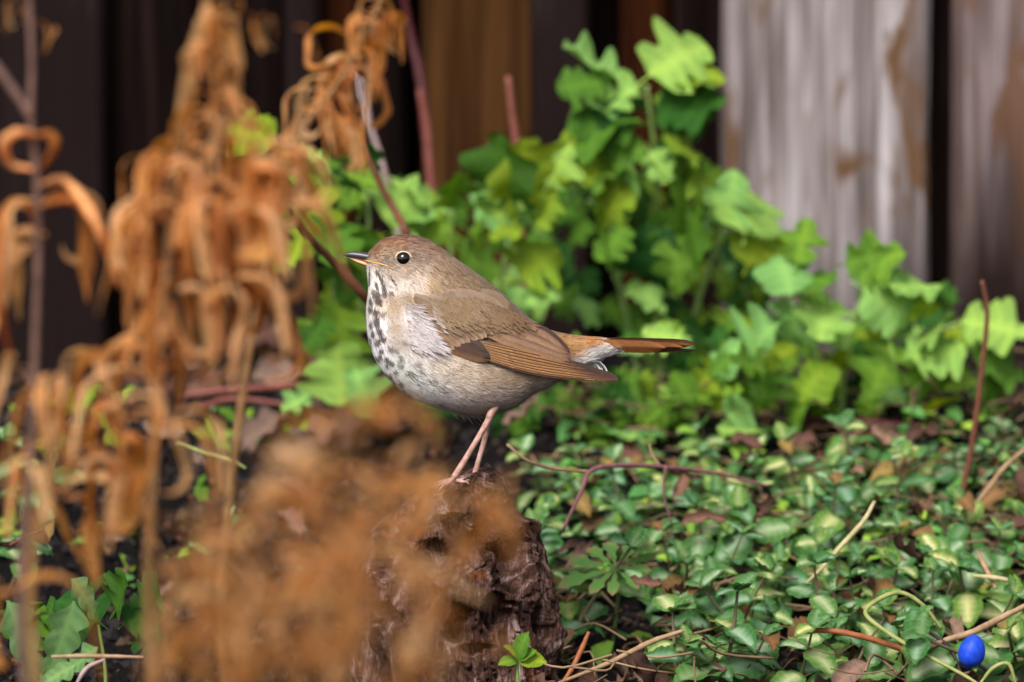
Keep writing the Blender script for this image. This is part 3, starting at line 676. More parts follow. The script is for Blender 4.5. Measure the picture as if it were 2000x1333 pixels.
M_greenstem = mat_stem('green_stem', (.10, .19, .04), (.19, .27, .08))
LOB = {}
for key, mt in (('mid', M_poppy), ('pale', M_poppy_pale), ('dark', M_poppy_dark)):
    LOB[key] = [leaf_mesh('lobed_leaf', mt, lobed(s, 2 + s % 2, .40 + .06 * (s % 3)), n=34, cols=3, fold=(.25, -.1, .45, .1)[s % 4], bend=(.7, -.5, 1.1, .25, .9)[s % 5], ripple=.045, seed=s, colf=vein) for s in range(8)]
def orient(base, tip, face, roll=0.0):
    x = (tip - base); L = x.length; x = x / L
    z = face - x * face.dot(x)
    if z.length < 1e-4: z = Vector((0, 0, 1))
    z.normalize(); y = z.cross(x)
    m = Matrix((x, y, z)).transposed()
    if roll: m = Matrix.Rotation(roll, 3, x) @ m
    return m.to_4x4(), L
def put_leaf(parent, mesh, base, tip, face, roll=0.0, wid=1.0, name='leaf'):
    m, L = orient(base, tip, face, roll)
    o = link(name, mesh, parent)
    o.matrix_basis = Matrix.Translation(base - parent.location) @ m @ Matrix.Diagonal((L, L * wid, L, 1))
    return o
def plant(name, label, cat, px, Y, group=None):
    g = at(px, 1000, Y); return link(name, None, loc=(g.x, Y, ground_z(g.x, Y)), label=label, cat=cat, group=group)
def stem(parent, pts, r0, r1, mat, name='stem', sides=7):
    v, f = tube([p - parent.location for p in pts], [r0, (r0 + r1) / 2, r1], sides=sides, n=max(10, 6 * len(pts)), wob=.05)
    return link(name, new_mesh(name, v, f, mat), parent)
CAMF = Vector((0, -1, .35)); UPF = Vector((0, -.35, 1))
rp = random.Random(21)
def face_mix(k):
    f = CAMF.lerp(UPF, k) + Vector((rp.uniform(-.5, .5), rp.uniform(-.3, .3), rp.uniform(-.3, .3)))
    return f.normalized()
def leafy(P, leaves, Y):
    for L in leaves:
        (bx, by), (tx, ty), key, k = L[:4]; dy = L[4] if len(L) > 4 else 0
        base = at(bx, by, Y + dy + rp.uniform(-.015, .015)); bx, by = tx + (bx - tx) * .9, ty + (by - ty) * .9; lp = math.hypot(bx - tx, by - ty) * S * 1.15
        tip = at(tx, ty, Y + dy + rp.uniform(-.6, .2) * lp * (.9 - .4 * k))
        put_leaf(P, rp.choice(LOB[key]), base, tip, face_mix(k), roll=rp.uniform(-.25, .25), wid=rp.uniform(.8, 1.3))
def fill(P, poly, n, Y, keys, lpx=(55, 105), k=(.2, .9), up=.3):
    xs_ = [p[0] for p in poly]; ys_ = [p[1] for p in poly]; c = 0
    while c < n:
        x, y = rp.uniform(min(xs_), max(xs_)), rp.uniform(min(ys_), max(ys_))
        if not in_poly(x, y, poly): continue
        a = rp.uniform(0, 2 * math.pi); L = rp.uniform(*lpx)
        bx, by = x - L / 2 * math.cos(a), y - L / 2 * math.sin(a) * .8; tx, ty = x + L / 2 * math.cos(a), y + L / 2 * math.sin(a) * .8
        leafy(P, [((bx, by), (tx, ty), rp.choice(keys), rp.uniform(*k), rp.uniform(*Y[1]))], Y[0]); c += 1
# ---- tall lobed plant behind the tail
P1 = plant('lobed_plant', 'tall leafy green plant with lobed leaves rising in front of the pale fence board', 'plant', 1285, .52)
for pts in ([(1290, 900), (1288, 700), (1282, 500), (1278, 300), (1262, 165)], [(1300, 880), (1350, 640), (1400, 480), (1430, 400)], [(1275, 880), (1230, 650), (1190, 480), (1150, 390)]):
    stem(P1, [at(a, c, .58) for a, c in pts], .0022, .0010, M_greenstem)
leafy(P1, [((1240, 170), (1395, 48), 'pale', .3), ((1290, 170), (1408, 118), 'mid', .5), ((1240, 165), (1078, 122), 'pale', .5), ((1200, 150), (1085, 185), 'mid', .2), ((1270, 170), (1150, 185), 'pale', .9), ((1255, 215), (1410, 185), 'dark', .3), ((1260, 225), (1405, 225), 'dark', .1),
  ((1260, 205), (1130, 195), 'dark', .6), ((1250, 235), (1036, 238), 'mid', .8), ((1265, 240), (1120, 262), 'dark', .3), ((1240, 232), (1130, 215), 'pale', .9), ((1275, 265), (1380, 300), 'mid', .4), ((1280, 290), (1170, 300), 'mid', .4), ((1240, 330), (1130, 290), 'mid', .6),
  ((1270, 315), (1395, 415), 'mid', .5), ((1290, 280), (1395, 345), 'mid', .8), ((1270, 340), (1140, 405), 'mid', .5), ((1262, 400), (1275, 590), 'dark', .0), ((1300, 380), (1340, 490), 'mid', .2), ((1240, 300), (1200, 400), 'pale', .3), ((1260, 280), (1300, 360), 'pale', .6),
  ((1410, 470), (1425, 350), 'pale', .1), ((1450, 480), (1485, 355), 'pale', .1), ((1450, 540), (1510, 430), 'mid', .2), ((1330, 560), (1350, 400), 'mid', .1), ((1220, 520), (1130, 430), 'mid', .3), ((1200, 560), (1310, 560), 'pale', .5),
  ((1300, 440), (1350, 560), 'mid', .2), ((1230, 420), (1180, 520), 'mid', .4), ((1330, 330), (1420, 390), 'mid', .5), ((1190, 330), (1100, 370), 'pale', .6), ((1200, 345), (1050, 330), 'mid', .5)], .52)
fill(P1, [(1060, 330), (1200, 290), (1360, 330), (1500, 420), (1480, 640), (1300, 660), (1100, 600), (1020, 480)], 66, (.56, (.0, .13)), ['mid', 'mid', 'dark', 'dark', 'pale'])
fill(P1, [(1150, 160), (1330, 180), (1350, 300), (1200, 330)], 10, (.55, (0, .06)), ['dark', 'mid'], lpx=(60, 100))
# ---- sprawling plant to the side of it
P2 = plant('lobed_plant', 'sprawling leafy green plant with pale lobed leaves below the weathered grey board', 'plant', 1640, .45)
for pts in ([(1620, 900), (1600, 720), (1570, 560), (1560, 440)], [(1640, 900), (1660, 640), (1740, 545), (1800, 600)], [(1650, 900), (1740, 720), (1850, 640), (1960, 640)], [(1600, 900), (1520, 720), (1440, 660)]):
    stem(P2, [at(a, c, .52) for a, c in pts], .0020, .0009, M_greenstem)
leafy(P2, [((1552, 540), (1575, 420), 'mid', .1), ((1550, 600), (1530, 480), 'pale', .3), ((1655, 545), (1740, 470), 'mid', .1), ((1630, 520), (1735, 495), 'mid', .2), ((1640, 560), (1560, 520), 'mid', .6), ((1660, 550), (1800, 610), 'pale', .6), ((1700, 545), (1830, 590), 'pale', .8), ((1620, 570), (1590, 690), 'pale', .3),
  ((1570, 580), (1520, 690), 'pale', .4), ((1540, 620), (1400, 700), 'pale', .7), ((1480, 660), (1370, 705), 'pale', .7), ((1420, 700), (1345, 775), 'mid', .6), ((1760, 640), (1690, 775), 'mid', .2), ((1740, 650), (1720, 780), 'pale', .3), ((1750, 690), (1880, 640), 'pale', .4), ((1755, 700), (1880, 700), 'pale', .3), ((1760, 710), (1860, 770), 'mid', .3),
  ((1640, 730), (1570, 820), 'mid', .3), ((1700, 750), (1690, 830), 'mid', .3), ((1640, 690), (1540, 760), 'mid', .5), ((1850, 625), (2010, 640), 'pale', .9), ((1880, 680), (2010, 730), 'mid', .4), ((1820, 770), (1850, 830), 'mid', .5), ((1450, 740), (1390, 810), 'mid', .4), ((1500, 700), (1470, 800), 'mid', .4), ((1860, 600), (1760, 575), 'mid', .6),
  ((1880, 590), (1820, 560), 'dark', .4), ((1900, 700), (2000, 780), 'dark', .3), ((1780, 760), (1790, 830), 'mid', .3), ((1600, 780), (1480, 830), 'mid', .5), ((1350, 760), (1250, 830), 'mid', .5)], .45)
fill(P2, [(1080, 690), (1300, 640), (1560, 700), (1540, 830), (1300, 850), (1080, 850)], 46, (.40, (.0, .12)), ['mid', 'mid', 'pale', 'dark'], lpx=(60, 105))
fill(P2, [(1240, 640), (1480, 600), (1600, 560), (1760, 590), (1900, 620), (2000, 700), (1880, 800), (1700, 790), (1400, 840), (1180, 800)], 90, (.49, (.0, .18)), ['mid', 'mid', 'mid', 'dark', 'dark', 'pale'])
# ---- plant behind the bird's head
P3 = plant('lobed_plant', 'low leafy green plant with broad lobed leaves behind the bird', 'plant', 900, .5)
for pts in ([(900, 880), (890, 650), (880, 480), (885, 380)], [(930, 880), (970, 600), (1000, 440), (1020, 350)], [(880, 880), (820, 560), (790, 430)]):
    stem(P3, [at(a, c, .57) for a, c in pts], .0020, .0009, M_greenstem)
leafy(P3, [((760, 345), (880, 400), 'pale', .8), ((830, 365), (735, 440), 'pale', .4), ((870, 430), (890, 322), 'mid', .1), ((950, 450), (1010, 345), 'pale', .1), ((900, 400), (1030, 400), 'pale', .5), ((860, 400), (820, 470), 'mid', .3), ((930, 390), (1030, 470), 'mid', .4), ((1000, 460), (960, 270), 'dark', .2), ((1040, 440), (1030, 280), 'mid', .1),
  ((1060, 380), (1110, 290), 'pale', .4), ((1040, 460), (1100, 380), 'mid', .4), ((900, 440), (980, 500), 'mid', .5), ((880, 480), (960, 540), 'dark', .5), ((1000, 560), (1080, 470), 'mid', .4), ((1010, 600), (1090, 560), 'pale', .6), ((1020, 540), (1000, 640), 'pale', .3), ((760, 420), (850, 450), 'pale', .8)], .5)
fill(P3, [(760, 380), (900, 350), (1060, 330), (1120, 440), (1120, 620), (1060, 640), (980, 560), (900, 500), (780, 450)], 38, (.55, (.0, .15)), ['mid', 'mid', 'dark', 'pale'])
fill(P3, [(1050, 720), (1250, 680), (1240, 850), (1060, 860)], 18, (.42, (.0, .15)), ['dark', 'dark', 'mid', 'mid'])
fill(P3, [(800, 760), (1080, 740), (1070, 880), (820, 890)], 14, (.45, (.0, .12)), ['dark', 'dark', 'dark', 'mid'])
# ---- plant beside the dry stalks
P4 = plant('lobed_plant', 'leafy green plant with lobed leaves between the dry stalks and the bird', 'plant', 650, .42)
for pts in ([(670, 900), (660, 700), (650, 500), (640, 330)], [(680, 900), (700, 650), (720, 450), (710, 330)]):
    stem(P4, [at(a, c, .48) for a, c in pts], .0020, .0009, M_greenstem)
leafy(P4, [((700, 390), (695, 275), 'dark', .1), ((590, 290), (590, 400), 'mid', .2), ((630, 330), (610, 480), 'mid', .2), ((660, 400), (640, 545), 'mid', .1), ((700, 420), (690, 540), 'mid', .1), ((560, 290), (450, 225), 'mid', .3), ((640, 350), (570, 290), 'mid', .4), ((660, 330), (740, 380), 'mid', .6), ((610, 430), (570, 530), 'mid', .3), ((560, 380), (510, 450), 'mid', .4), ((560, 480), (520, 540), 'mid', .3),
  ((690, 560), (630, 720), 'mid', .1), ((660, 640), (650, 790), 'pale', .2), ((690, 700), (710, 810), 'pale', .3), ((650, 600), (595, 690), 'dark', .3), ((720, 520), (660, 580), 'dark', .4), ((740, 450), (690, 490), 'mid', .4), ((620, 760), (560, 810), 'pale', .5), ((580, 300), (640, 300), 'pale', .6)], .42)
fill(P4, [(580, 310), (740, 330), (750, 520), (690, 620), (600, 540)], 22, (.45, (.0, .14)), ['mid', 'mid', 'dark'])
# ---- yellow-green shoots, small weeds
LW = [leaf_mesh('weed_leaf', M_poppy, (lambda t, s: max(.01, .2 * math.sin(math.pi * min(1, t * 1.02)) ** .7)), n=12, cols=2, fold=.3, bend=.6, ripple=.02, seed=s, colf=vein) for s in range(3)]
def gY(px, py):                     # how far back the bed is at that spot of the photo
    a, c = -1.2, 1.0
    for _ in range(30):
        m = (a + c) / 2; g = at(px, py, m)
        if g.z > ground_z(g.x, g.y): a = m
        else: c = m
    return a
def weed(label, px, py, Y, n, lpx, meshes, k=.5, group=None, ang=None, name='small_weed', stemh=.5):
    if Y is None: Y = gY(px, py + 25)
    b0 = at(px, py, Y); P = link(name, None, loc=b0, label=label, cat='plant', group=group)
    g = Vector((b0.x, b0.y, ground_z(b0.x, b0.y) - .003))
    stem(P, [g, (g + b0) / 2 + Vector((rp.uniform(-.004, .004), 0, 0)), b0], .0011, .0008, M_greenstem)
    for i in range(n):
        a = ang[i] if ang else rp.uniform(0, 2 * math.pi); L = rp.uniform(*lpx)
        tip = at(px + L * math.cos(a), py - L * math.sin(a), Y + rp.uniform(-.01, .01)); put_leaf(P, rp.choice(meshes), b0, tip, face_mix(k), wid=rp.uniform(.9, 1.4))
    return P
for px, py, Y, n, l in [(385, 950, None, 5, (25, 45)), (150, 800, None, 6, (40, 70)), (110, 870, None, 5, (30, 60)), (215, 840, None, 4, (30, 55)), (470, 830, None, 6, (35, 60)), (580, 850, None, 4, (30, 50)), (420, 860, None, 5, (30, 55)), (60, 960, None, 6, (30, 60)), (20, 1030, None, 6, (30, 60)), (80, 1000, None, 5, (30, 50))]:
    weed('small green weed sprouting from the soil among dry stalks', px, py, Y, n, l, LW, group='small green weeds in the soil')
# dandelion-like rosette in the near corner
def toothed(t, s): return max(.012, (.11 + .13 * t) * (1 if t < .8 else max(.05, (1 - t) / .2)) * (.62 + .5 * abs(math.sin(t * 9.5 + s * .3))) * min(1, t * 5 + .2))
M_weedpale = mat_leaf('weed_leaf_pale', (.10, .22, .06), (.13, .26, .08), (.16, .28, .09), rough=.5, trans=.2)
LT = [leaf_mesh('toothed_leaf', M_weedpale, toothed, n=36, cols=3, fold=.2, bend=b_, ripple=.02, seed=s, colf=vein) for s, b_ in enumerate((.3, -.3, .6))]
WD = weed('pale green weed with jagged toothed leaves in the near corner', 120, 1270, -.12, 0, (1, 2), LT)
for b_, t_ in [((90, 1330), (150, 1185)), ((60, 1360), (130, 1290)), ((70, 1340), (30, 1175)), ((120, 1330), (180, 1260))]:
    put_leaf(WD, rp.choice(LT), at(*b_, -.12), at(*t_, -.13), face_mix(.4), wid=1.1)
WD2 = weed('dark green weed with curling leaves beside the black soil', 190, 1210, -.02, 0, (1, 2), LW)
for b_, t_ in [((210, 1230), (130, 1150)), ((190, 1210), (150, 1130)), ((215, 1210), (270, 1120)), ((260, 1190), (330, 1130)), ((180, 1220), (90, 1180)), ((230, 1230), (300, 1170)), ((60, 1240), (30, 1170)), ((40, 1280), (60, 1180)), ((250, 1260), (310, 1220))]:
    put_leaf(WD2, rp.choice(LOB['dark'] + LT), at(*b_, -.02), at(*t_, -.03), face_mix(.4), wid=1.3)
# little sprout in front of the stump
SP = weed('tiny bright green sprout in front of the stump base', 1010, 1290, -.075, 0, (1, 2), LW)
for t_ in [(1020, 1235), (1065, 1285), (975, 1290), (1040, 1265), (995, 1255)]: put_leaf(SP, rp.choice(LW), at(1012, 1290, -.075), at(*t_, -.08), face_mix(.5), wid=1.7)
# ---- palmate cranesbill leaf
M_ger = mat_leaf('cranesbill_leaf', (.14, .33, .08), (.15, .35, .08), (.16, .36, .08), rough=.55, trans=.25, spec=.2)
def ger_col(t, u, w_):
    e = max(0, (t - .78) / .22) + max(0, abs(u) - .75) * 1.2
    return (1 + 1.3 * e, 1 - .25 * e, 1 + .5 * e)
LG_ = [leaf_mesh('palm_lobe', M_ger, (lambda t, s: max(.008, .16 * t ** 1.2 * (1.25 if t > .62 else 1) * (1 if t < .82 else max(.1, (1 - t) / .18)) * (1 + .22 * math.sin(t * 22)))), n=20, cols=2, fold=.35, bend=.3, ripple=.01, seed=s, colf=ger_col) for s in range(2)]
GP = plant('cranesbill', 'palmate green leaf with purplish tips spread over the litter beside the stump', 'plant', 1195, .10)
GY_ = GP.location.y; gc = at(1203, 1112, GY_); stem(GP, [GP.location + Vector((0, .03, 0)), at(1210, 1140, GY_ + .01), gc], .0010, .0008, M_greenstem)
for a, L in [(100, 82), (62, 84), (30, 92), (132, 84), (162, 100), (195, 118), (5, 70), (225, 70), (262, 52), (318, 58)]:
    a = math.radians(a); put_leaf(GP, rp.choice(LG_), gc, at(1203 + L * math.cos(a), 1112 - L * .8 * math.sin(a), GY_ + .02 * math.sin(a)), Vector((rp.uniform(-.2, .2), -1.0, 1.1)), wid=rp.uniform(.95, 1.25))

# ---------------------------------------------------------------- white-striped dead-nettle ground cover
M_lam = mat_leaf('striped_leaf', (.055, .17, .050), (.095, .235, .065), (.17, .30, .06), rough=.75, trans=.3, spec=.06, brt=.7, bscale=700)
def crenate(t, s): return max(.012, .33 * math.sin(math.pi * min(1, t ** .72)) ** .75 * (1 + .16 * abs(math.sin(t * 22)) * (t < .9)))
def stripe_col(k):
    def f(t, u, w_):
        a = abs(u); s_ = k * max(0, 1 - (a / (.50 + .08 * math.sin(t * 9))) ** 2) * (1 if .12 < t < .86 else .2)
        if a > .8: s_ = 0
        v = 1 + .18 * math.sin(t * 42 - a * 16) * (a > .1)
        return (v + s_ * 4.2, v + s_ * 1.7, v + s_ * 5.2)
    return f
LAM = [leaf_mesh('striped_leaf', M_lam, crenate, n=22, cols=3, fold=f_, bend=b_, ripple=.025, seed=s, colf=stripe_col(k_), rip_f=20) for s, (f_, b_, k_) in enumerate([(.25, .6, 1), (.1, .9, .9), (.4, .4, 1.05), (.2, 1.2, .7), (.3, .2, .35), (-.1, .8, .8)])]
LAMD = leaf_mesh('withered_leaf', mat_leaf('withered_leaf', (.13, .055, .025), (.20, .11, .045), (.26, .19, .06), rough=.7, trans=.2, spec=.15), crenate, n=14, cols=2, fold=.5, bend=1.6, ripple=.06, seed=44, colf=vein)
M_lamstem = mat_stem('nettle_stem', (.10, .12, .05), (.17, .10, .08))
def sprig_proto(seed):
    rg = random.Random(seed); H = rg.uniform(.030, .052); lean = Vector((rg.uniform(-.4, .4), rg.uniform(-.5, .2), 1)).normalized()
    R = [('stem', tube([Vector((0, 0, -.006)), lean * H * .5 + Vector((rg.uniform(-.003, .003), 0, 0)), lean * H], [.0008, .0007, .0005], sides=6, n=8))]
    leaves = []; nodes = 3
    for k in range(nodes):
        h = H * (.35 + .65 * k / (nodes - 1)); Lf = (.0190, .0165, .0115)[k] * rg.uniform(.85, 1.15); a0 = rg.uniform(-.3, .3) + k * math.pi / 2 + .4
        for s in (0, math.pi):
            a = a0 + s + rg.uniform(-.25, .25); el = rg.uniform(-.1, .3) + (.35 if k == nodes - 1 else 0)
            d = Vector((math.cos(a) * math.cos(el), math.sin(a) * math.cos(el), math.sin(el)))
            leaves.append((lean * h, d, Lf, rg.randrange(len(LAM)), rg.uniform(-.3, .3)))
    for q in range(2):
        a = rg.uniform(0, 6); d = Vector((math.cos(a) * .7, math.sin(a) * .7, .7)); leaves.append((lean * H, d, .009, 4, 0))
    return new_mesh('nettle_stem', *R[0][1], M_lamstem), leaves
PROTO = [sprig_proto(s) for s in range(12)]
def sprig(pos, rz, sc):
    sm, lv = rp.choice(PROTO)
    px, py = proj(Vector(pos))
    zone = ('among weeds by the dry stalks' if px < 600 else 'close beside the stump' if px < 1230 else 'around the blue berry' if px > 1760 and pos[1] < .14 else
            'under the plum runner' if px < 1560 and pos[1] > .16 else 'behind the orange-brown twig' if px > 1500 and pos[1] < .14 else 'between the slender brown twig and the runner' if px <= 1500 else 'around the leaning cut stalk' if px < 1760 else 'below the thin red-brown stem')
    o = link('dead_nettle', None, loc=pos, label='low dead-nettle sprig with white-striped leaves ' + zone, cat='plant', group='dead-nettle sprigs ' + zone)
    o.rotation_euler = (Matrix.Rotation(rp.uniform(.1, .75), 3, 'X') @ Matrix.Rotation(rp.uniform(-.3, .3), 3, 'Y') @ Matrix.Rotation(rz, 3, 'Z')).to_euler(); o.scale = (sc, sc, sc)
    link('stem', sm, o)
    for p, d, L, mi, ro in lv:
        m, _ = orient(p, p + d, Vector((0, 0, 1)) if abs(d.z) < .6 else Vector((-d.x, -d.y, 1)), ro); c = link('leaf', LAM[mi] if rp.random() > .09 else LAMD, o); c.matrix_basis = Matrix.Translation(p) @ m @ Matrix.Diagonal((L, L, L, 1))
spots = []
tries = 0
while len(spots) < 120 and tries < 20000:
    tries += 1
    Y = 0.035 + .36 * rp.random() ** 1.05; py = 0; x = rp.uniform(.02, .30) if Y < .3 else rp.uniform(.0, .33)
    px, py = proj(Vector((x, Y, ground_z(x, Y))))
    if px > 2040 or px < 1060 + (60 if Y < .1 else 0): continue
    dens = 1.0 if noise.noise(Vector((x * 14, Y * 11, 2))) > -.1 else .35
    if py > 1200: dens = .2
    if Y > .28 and px > 1700: dens = .3
    if Y < .12 and px < 1500: dens = .32
    if rp.random() > dens: continue
    if 1800 < px < 2000 and Y < .07: continue
    if 1090 < px < 1320 and Y < .22: continue
    if 1480 < px < 1800 and py > 1235 and rp.random() < .75: continue
    if noise.noise(Vector((x * 26, Y * 20, 5))) < -.22: continue
    if any((x - a) ** 2 + (Y - c) ** 2 < (.020 + .006 * (Y > .2)) ** 2 for a, c in spots): continue
    spots.append((x, Y)); sprig((x, Y, ground_z(x, Y)), rp.uniform(0, 6.28), rp.uniform(.8, 1.4) * (1.1 if Y < .13 else 1 if Y < .22 else .82))
for px, py, Y in [(1480, 905, .3), (1560, 870, .32), (1700, 880, .3), (1760, 890, .3), (1460, 1120, .12), (1590, 1150, .08), (1310, 1215, .05), (1370, 1225, .04), (1420, 1140, .1), (1660, 1130, .1), (1090, 1075, .25), (1330, 1040, .2), (60, 950, .2), (20, 1000, .15), (50, 900, .3), (1730, 1010, .22), (1850, 1010, .25), (1380, 1290, .03)]:
    p = at(px, py, Y); sprig((p.x, Y, p.z - .035), rp.uniform(0, 6.28), rp.uniform(.9, 1.25))
# creeping mat of smaller leaves beneath
rg = np.random.default_rng(5); MV = []; MF = []; MC = []
def mat_leafs(n, xr, yr, test, hmax, cpal, sz):
    for _ in range(n):
        x, Y = rg.uniform(*xr), rg.uniform(*yr)
        if not test(x, Y): continue
        p = np.array((x, Y, ground_z(x, Y) + rg.uniform(.0, hmax))); a = rg.uniform(0, 6.28); L = rg.uniform(*sz); el = rg.uniform(-.5, .6)
        d = np.array((math.cos(a) * math.cos(el), math.sin(a) * math.cos(el), math.sin(el))); sd = np.array((-math.sin(a), math.cos(a), rg.uniform(-.5, .5))); sd /= np.linalg.norm(sd)
        c = np.array(cpal[rg.integers(len(cpal))]) * rg.uniform(.7, 1.3); o = len(MV); up = np.cross(d, sd)
        if up[2] < 0: up = -up
        for t, w_ in ((0, .05), (.3, .36), (.65, .3), (1, .03)):
            m = p + d * L * t - up * L * .35 * t * t
            for s in (-1, 0, 1): MV.append(m + sd * s * w_ * L + up * abs(s) * w_ * L * .3); MC.append(c * (1.25 if s == 0 else 1))
        for k in range(3):
            for s in range(2): MF.append((o + k * 3 + s, o + k * 3 + 3 + s, o + k * 3 + 4 + s, o + k * 3 + 1 + s))
GP_ = [(.07, .19, .04), (.06, .16, .04), (.13, .24, .03), (.17, .27, .13), (.04, .12, .03), (.18, .28, .03), (.10, .06, .03)]
def tst(x, Y):
    px, py = proj(Vector((x, Y, ground_z(x, Y)))); n_ = noise.noise(Vector((x * 22, Y * 22, 3)))
    return 1090 < px < 2060 and not (1840 < px < 1960 and Y < .06) and not (px > 1560 and Y > .5) and n_ > -.05 + (.45 if py > 1180 else 0)
mat_leafs(3000, (.02, .36), (0, .45), tst, .022, GP_, (.007, .017))
mat_leafs(500, (-.34, -.1), (.15, .6), lambda x, Y: noise.noise(Vector((x * 18, Y * 18, 8))) > .12, .01, GP_, (.006, .014))
M_mat = mat_col('creeping_leaf', rough=.6, spec=.2, nscale=500, nb=.4)
link('ground_cover', new_mesh('ground_cover', MV, MF, M_mat, cols=MC), kind='stuff', label='creeping green ground cover under the dead-nettle', cat='ground cover')
# ---------------------------------------------------------------- dry orange-brown plants
M_dry = mat_leaf('dry_leaf', (.46, .17, .038), (.80, .37, .12), (.92, .58, .30), rough=.6, trans=.5, spec=.25, bscale=500, brt=.8)
M_drystem = mat_stem('dry_stem', (.15, .07, .025), (.28, .15, .06), scale=120)
M_drystem2 = mat_stem('dry_stem_brown', (.08, .045, .035), (.16, .09, .07), scale=120)
def dry_leaf_mesh(seed):
    """a withered strap leaf: leaves the stem along +X, arches over and hangs down, edges rolled in"""
    rg = random.Random(seed); n, cols = 26, 3; V = []; F = []; C = []
    rise = rg.uniform(.2, 1.1); turn = rise + rg.uniform(1.15, 1.75); wmax = rg.choice([rg.uniform(.03, .055), rg.uniform(.04, .075), rg.uniform(.07, .11)]); roll = rg.uniform(.8, 2.0); tw = rg.uniform(-1.3, 1.3); curl = rg.choice([0, 0, rg.uniform(1, 3), rg.uniform(2, 4)]); fast = rg.uniform(.3, .6)
    x = z = 0.0; y = 0.0; m = 2 * cols + 1; side = rg.uniform(-.6, .6)
    for i in range(n + 1):
        t = i / n; a = rise - turn * min(1, t / fast) ** 1.2 - curl * max(0, t - .7) / .3
        if i: x += math.cos(a) / n; z += math.sin(a) / n; y += side * .25 * t / n
        T = Vector((math.cos(a), side * .25 * t, math.sin(a))).normalized(); Nn = Vector((-math.sin(a), 0, math.cos(a))); B = T.cross(Nn)
        th = tw * t; b1 = B * math.cos(th) + Nn * math.sin(th); n1 = Nn * math.cos(th) - B * math.sin(th)
        w_ = wmax * (math.sin(math.pi * min(1, .06 + .94 * t) ** .8) ** .7 if t < 1 else .02) + .006
        w_ *= 1 + .18 * math.sin(t * 17 + seed)
        rl = roll * (.6 + .5 * math.sin(t * 5 + seed * 2))
        for j in range(m):
            u = (j - cols) / cols; ang = u * rl; r = w_ / max(rl, .2)
            p = Vector((x, y, z)) + b1 * (r * math.sin(ang)) + n1 * (r * (1 - math.cos(ang)) * -1 + .004 * math.sin(t * 21 + u * 4 + seed))
            V.append(p); k = 1.0 + .55 * noise.noise(Vector((t * 7, u * 2, seed))) - (.25 if abs(u) < .1 else 0); C.append((k, k * (1 + .1 * noise.noise(Vector((t * 3, seed, 4)))), k))
    for i in range(n):
        for j in range(m - 1): F.append((i * m + j, (i + 1) * m + j, (i + 1) * m + j + 1, i * m + j + 1))
    return new_mesh('dry_leaf', V, F, M_dry, cols=C)
DRY = [dry_leaf_mesh(s) for s in range(30)]
rd = random.Random(9)
def dry_leaf(P, pos, rz, L, wid=1.0, mesh=None, tilt=0.0, name='leaf', pitch=0.0):
    o = link(name, mesh or rd.choice(DRY), P)
    o.matrix_basis = Matrix.Translation(pos - P.location) @ Matrix.Rotation(rz, 4, 'Z') @ Matrix.Rotation(pitch, 4, 'Y') @ Matrix.Rotation(tilt, 4, 'X') @ Matrix.Diagonal((L, L * wid, L, 1))
    return o
def dry_plant(label, pts, Y, clusters, r0=.0022, name='dry_stalk', smat=None, dY=.03):
    """pts: stem in photo pixels from the top down; clusters: (px, py, spread, number, length px, direction or None)"""
    sc = (Y + 3) / 3
    top = [at(a, c, Y) for a, c in pts]; g = Vector((top[-1].x + .01, Y, ground_z(top[-1].x, Y) - .004))
    P = link(name, None, loc=g, label=label, cat='dry plant')
    chain = [g] + [g.lerp(top[-1], .5)] + top[::-1]
    stem(P, chain, r0, r0 * .55, smat or M_drystem, sides=8)
    for px, py, spx, n, lpx, dr in clusters:
        for _ in range(n):
            a, c = px + rd.gauss(0, spx), py + rd.gauss(0, spx * .8)
            pos = at(a, c, Y + rd.uniform(-dY, dY)); rz = rd.uniform(0, 6.28) if dr is None else math.radians(dr) + rd.gauss(0, .5)
            dry_leaf(P, pos, rz, lpx * S * sc * rd.uniform(.7, 1.3), wid=rd.uniform(.7, 1.2), tilt=rd.gauss(0, .3))
    return P
YL, YC, YR = -.6, -.63, -.45
# directions: 0 = towards +x, 180 = towards -x, -90 = towards the camera
D1 = dry_plant('tall dry orange stalk densely hung with withered drooping leaves', [(420, -60), (395, 40), (372, 200), (345, 330), (330, 480), (310, 700), (300, 900), (290, 1200)], YC,
    [(425, 20, 26, 13, 121, None), (420, 110, 22, 13, 132, None), (510, 50, 27, 6, 82, None), (430, 190, 24, 13, 143, None), (440, 270, 36, 10, 187, None), (330, 320, 20, 8, 209, None), (400, 350, 32, 13, 231, None), (330, 400, 32, 10, 253, 180), (420, 430, 36, 10, 242, None), (480, 400, 32, 10, 253, 0), (510, 300, 20, 6, 242, 0), (340, 560, 36, 10, 253, None), (300, 640, 32, 8, 242, None), (400, 560, 32, 8, 264, 0), (240, 700, 24, 6, 242, 180), (260, 800, 24, 6, 220, None)])
stem(D1, [at(395, 40, YC), at(368, 130, YC), at(348, 260, YC)], .0024, .002, M_drystem, name='side_stem')
stem(D1, [at(330, 480, YC), at(440, 330, YC + .02), at(560, 290, YC + .03), at(600, 170, YC + .03)], .002, .0012, M_drystem, name='side_stem')
D2 = dry_plant('thin dry brown stalk with curled leaf and arching withered leaves', [(55, -30), (62, 120), (60, 230), (70, 330), (75, 450), (70, 650), (60, 900), (40, 1200)], YL,
    [(60, 30, 25, 5, 77, None), (90, 380, 8, 2, 286, 0), (60, 400, 8, 2, 264, 180), (90, 470, 14, 2, 264, None), (30, 650, 30, 2, 220, None), (100, 700, 40, 3, 231, None), (60, 820, 40, 3, 253, None), (150, 850, 40, 3, 264, None), (40, 960, 40, 2, 253, None), (130, 1000, 40, 2, 253, None)], r0=.0020, smat=M_drystem2)
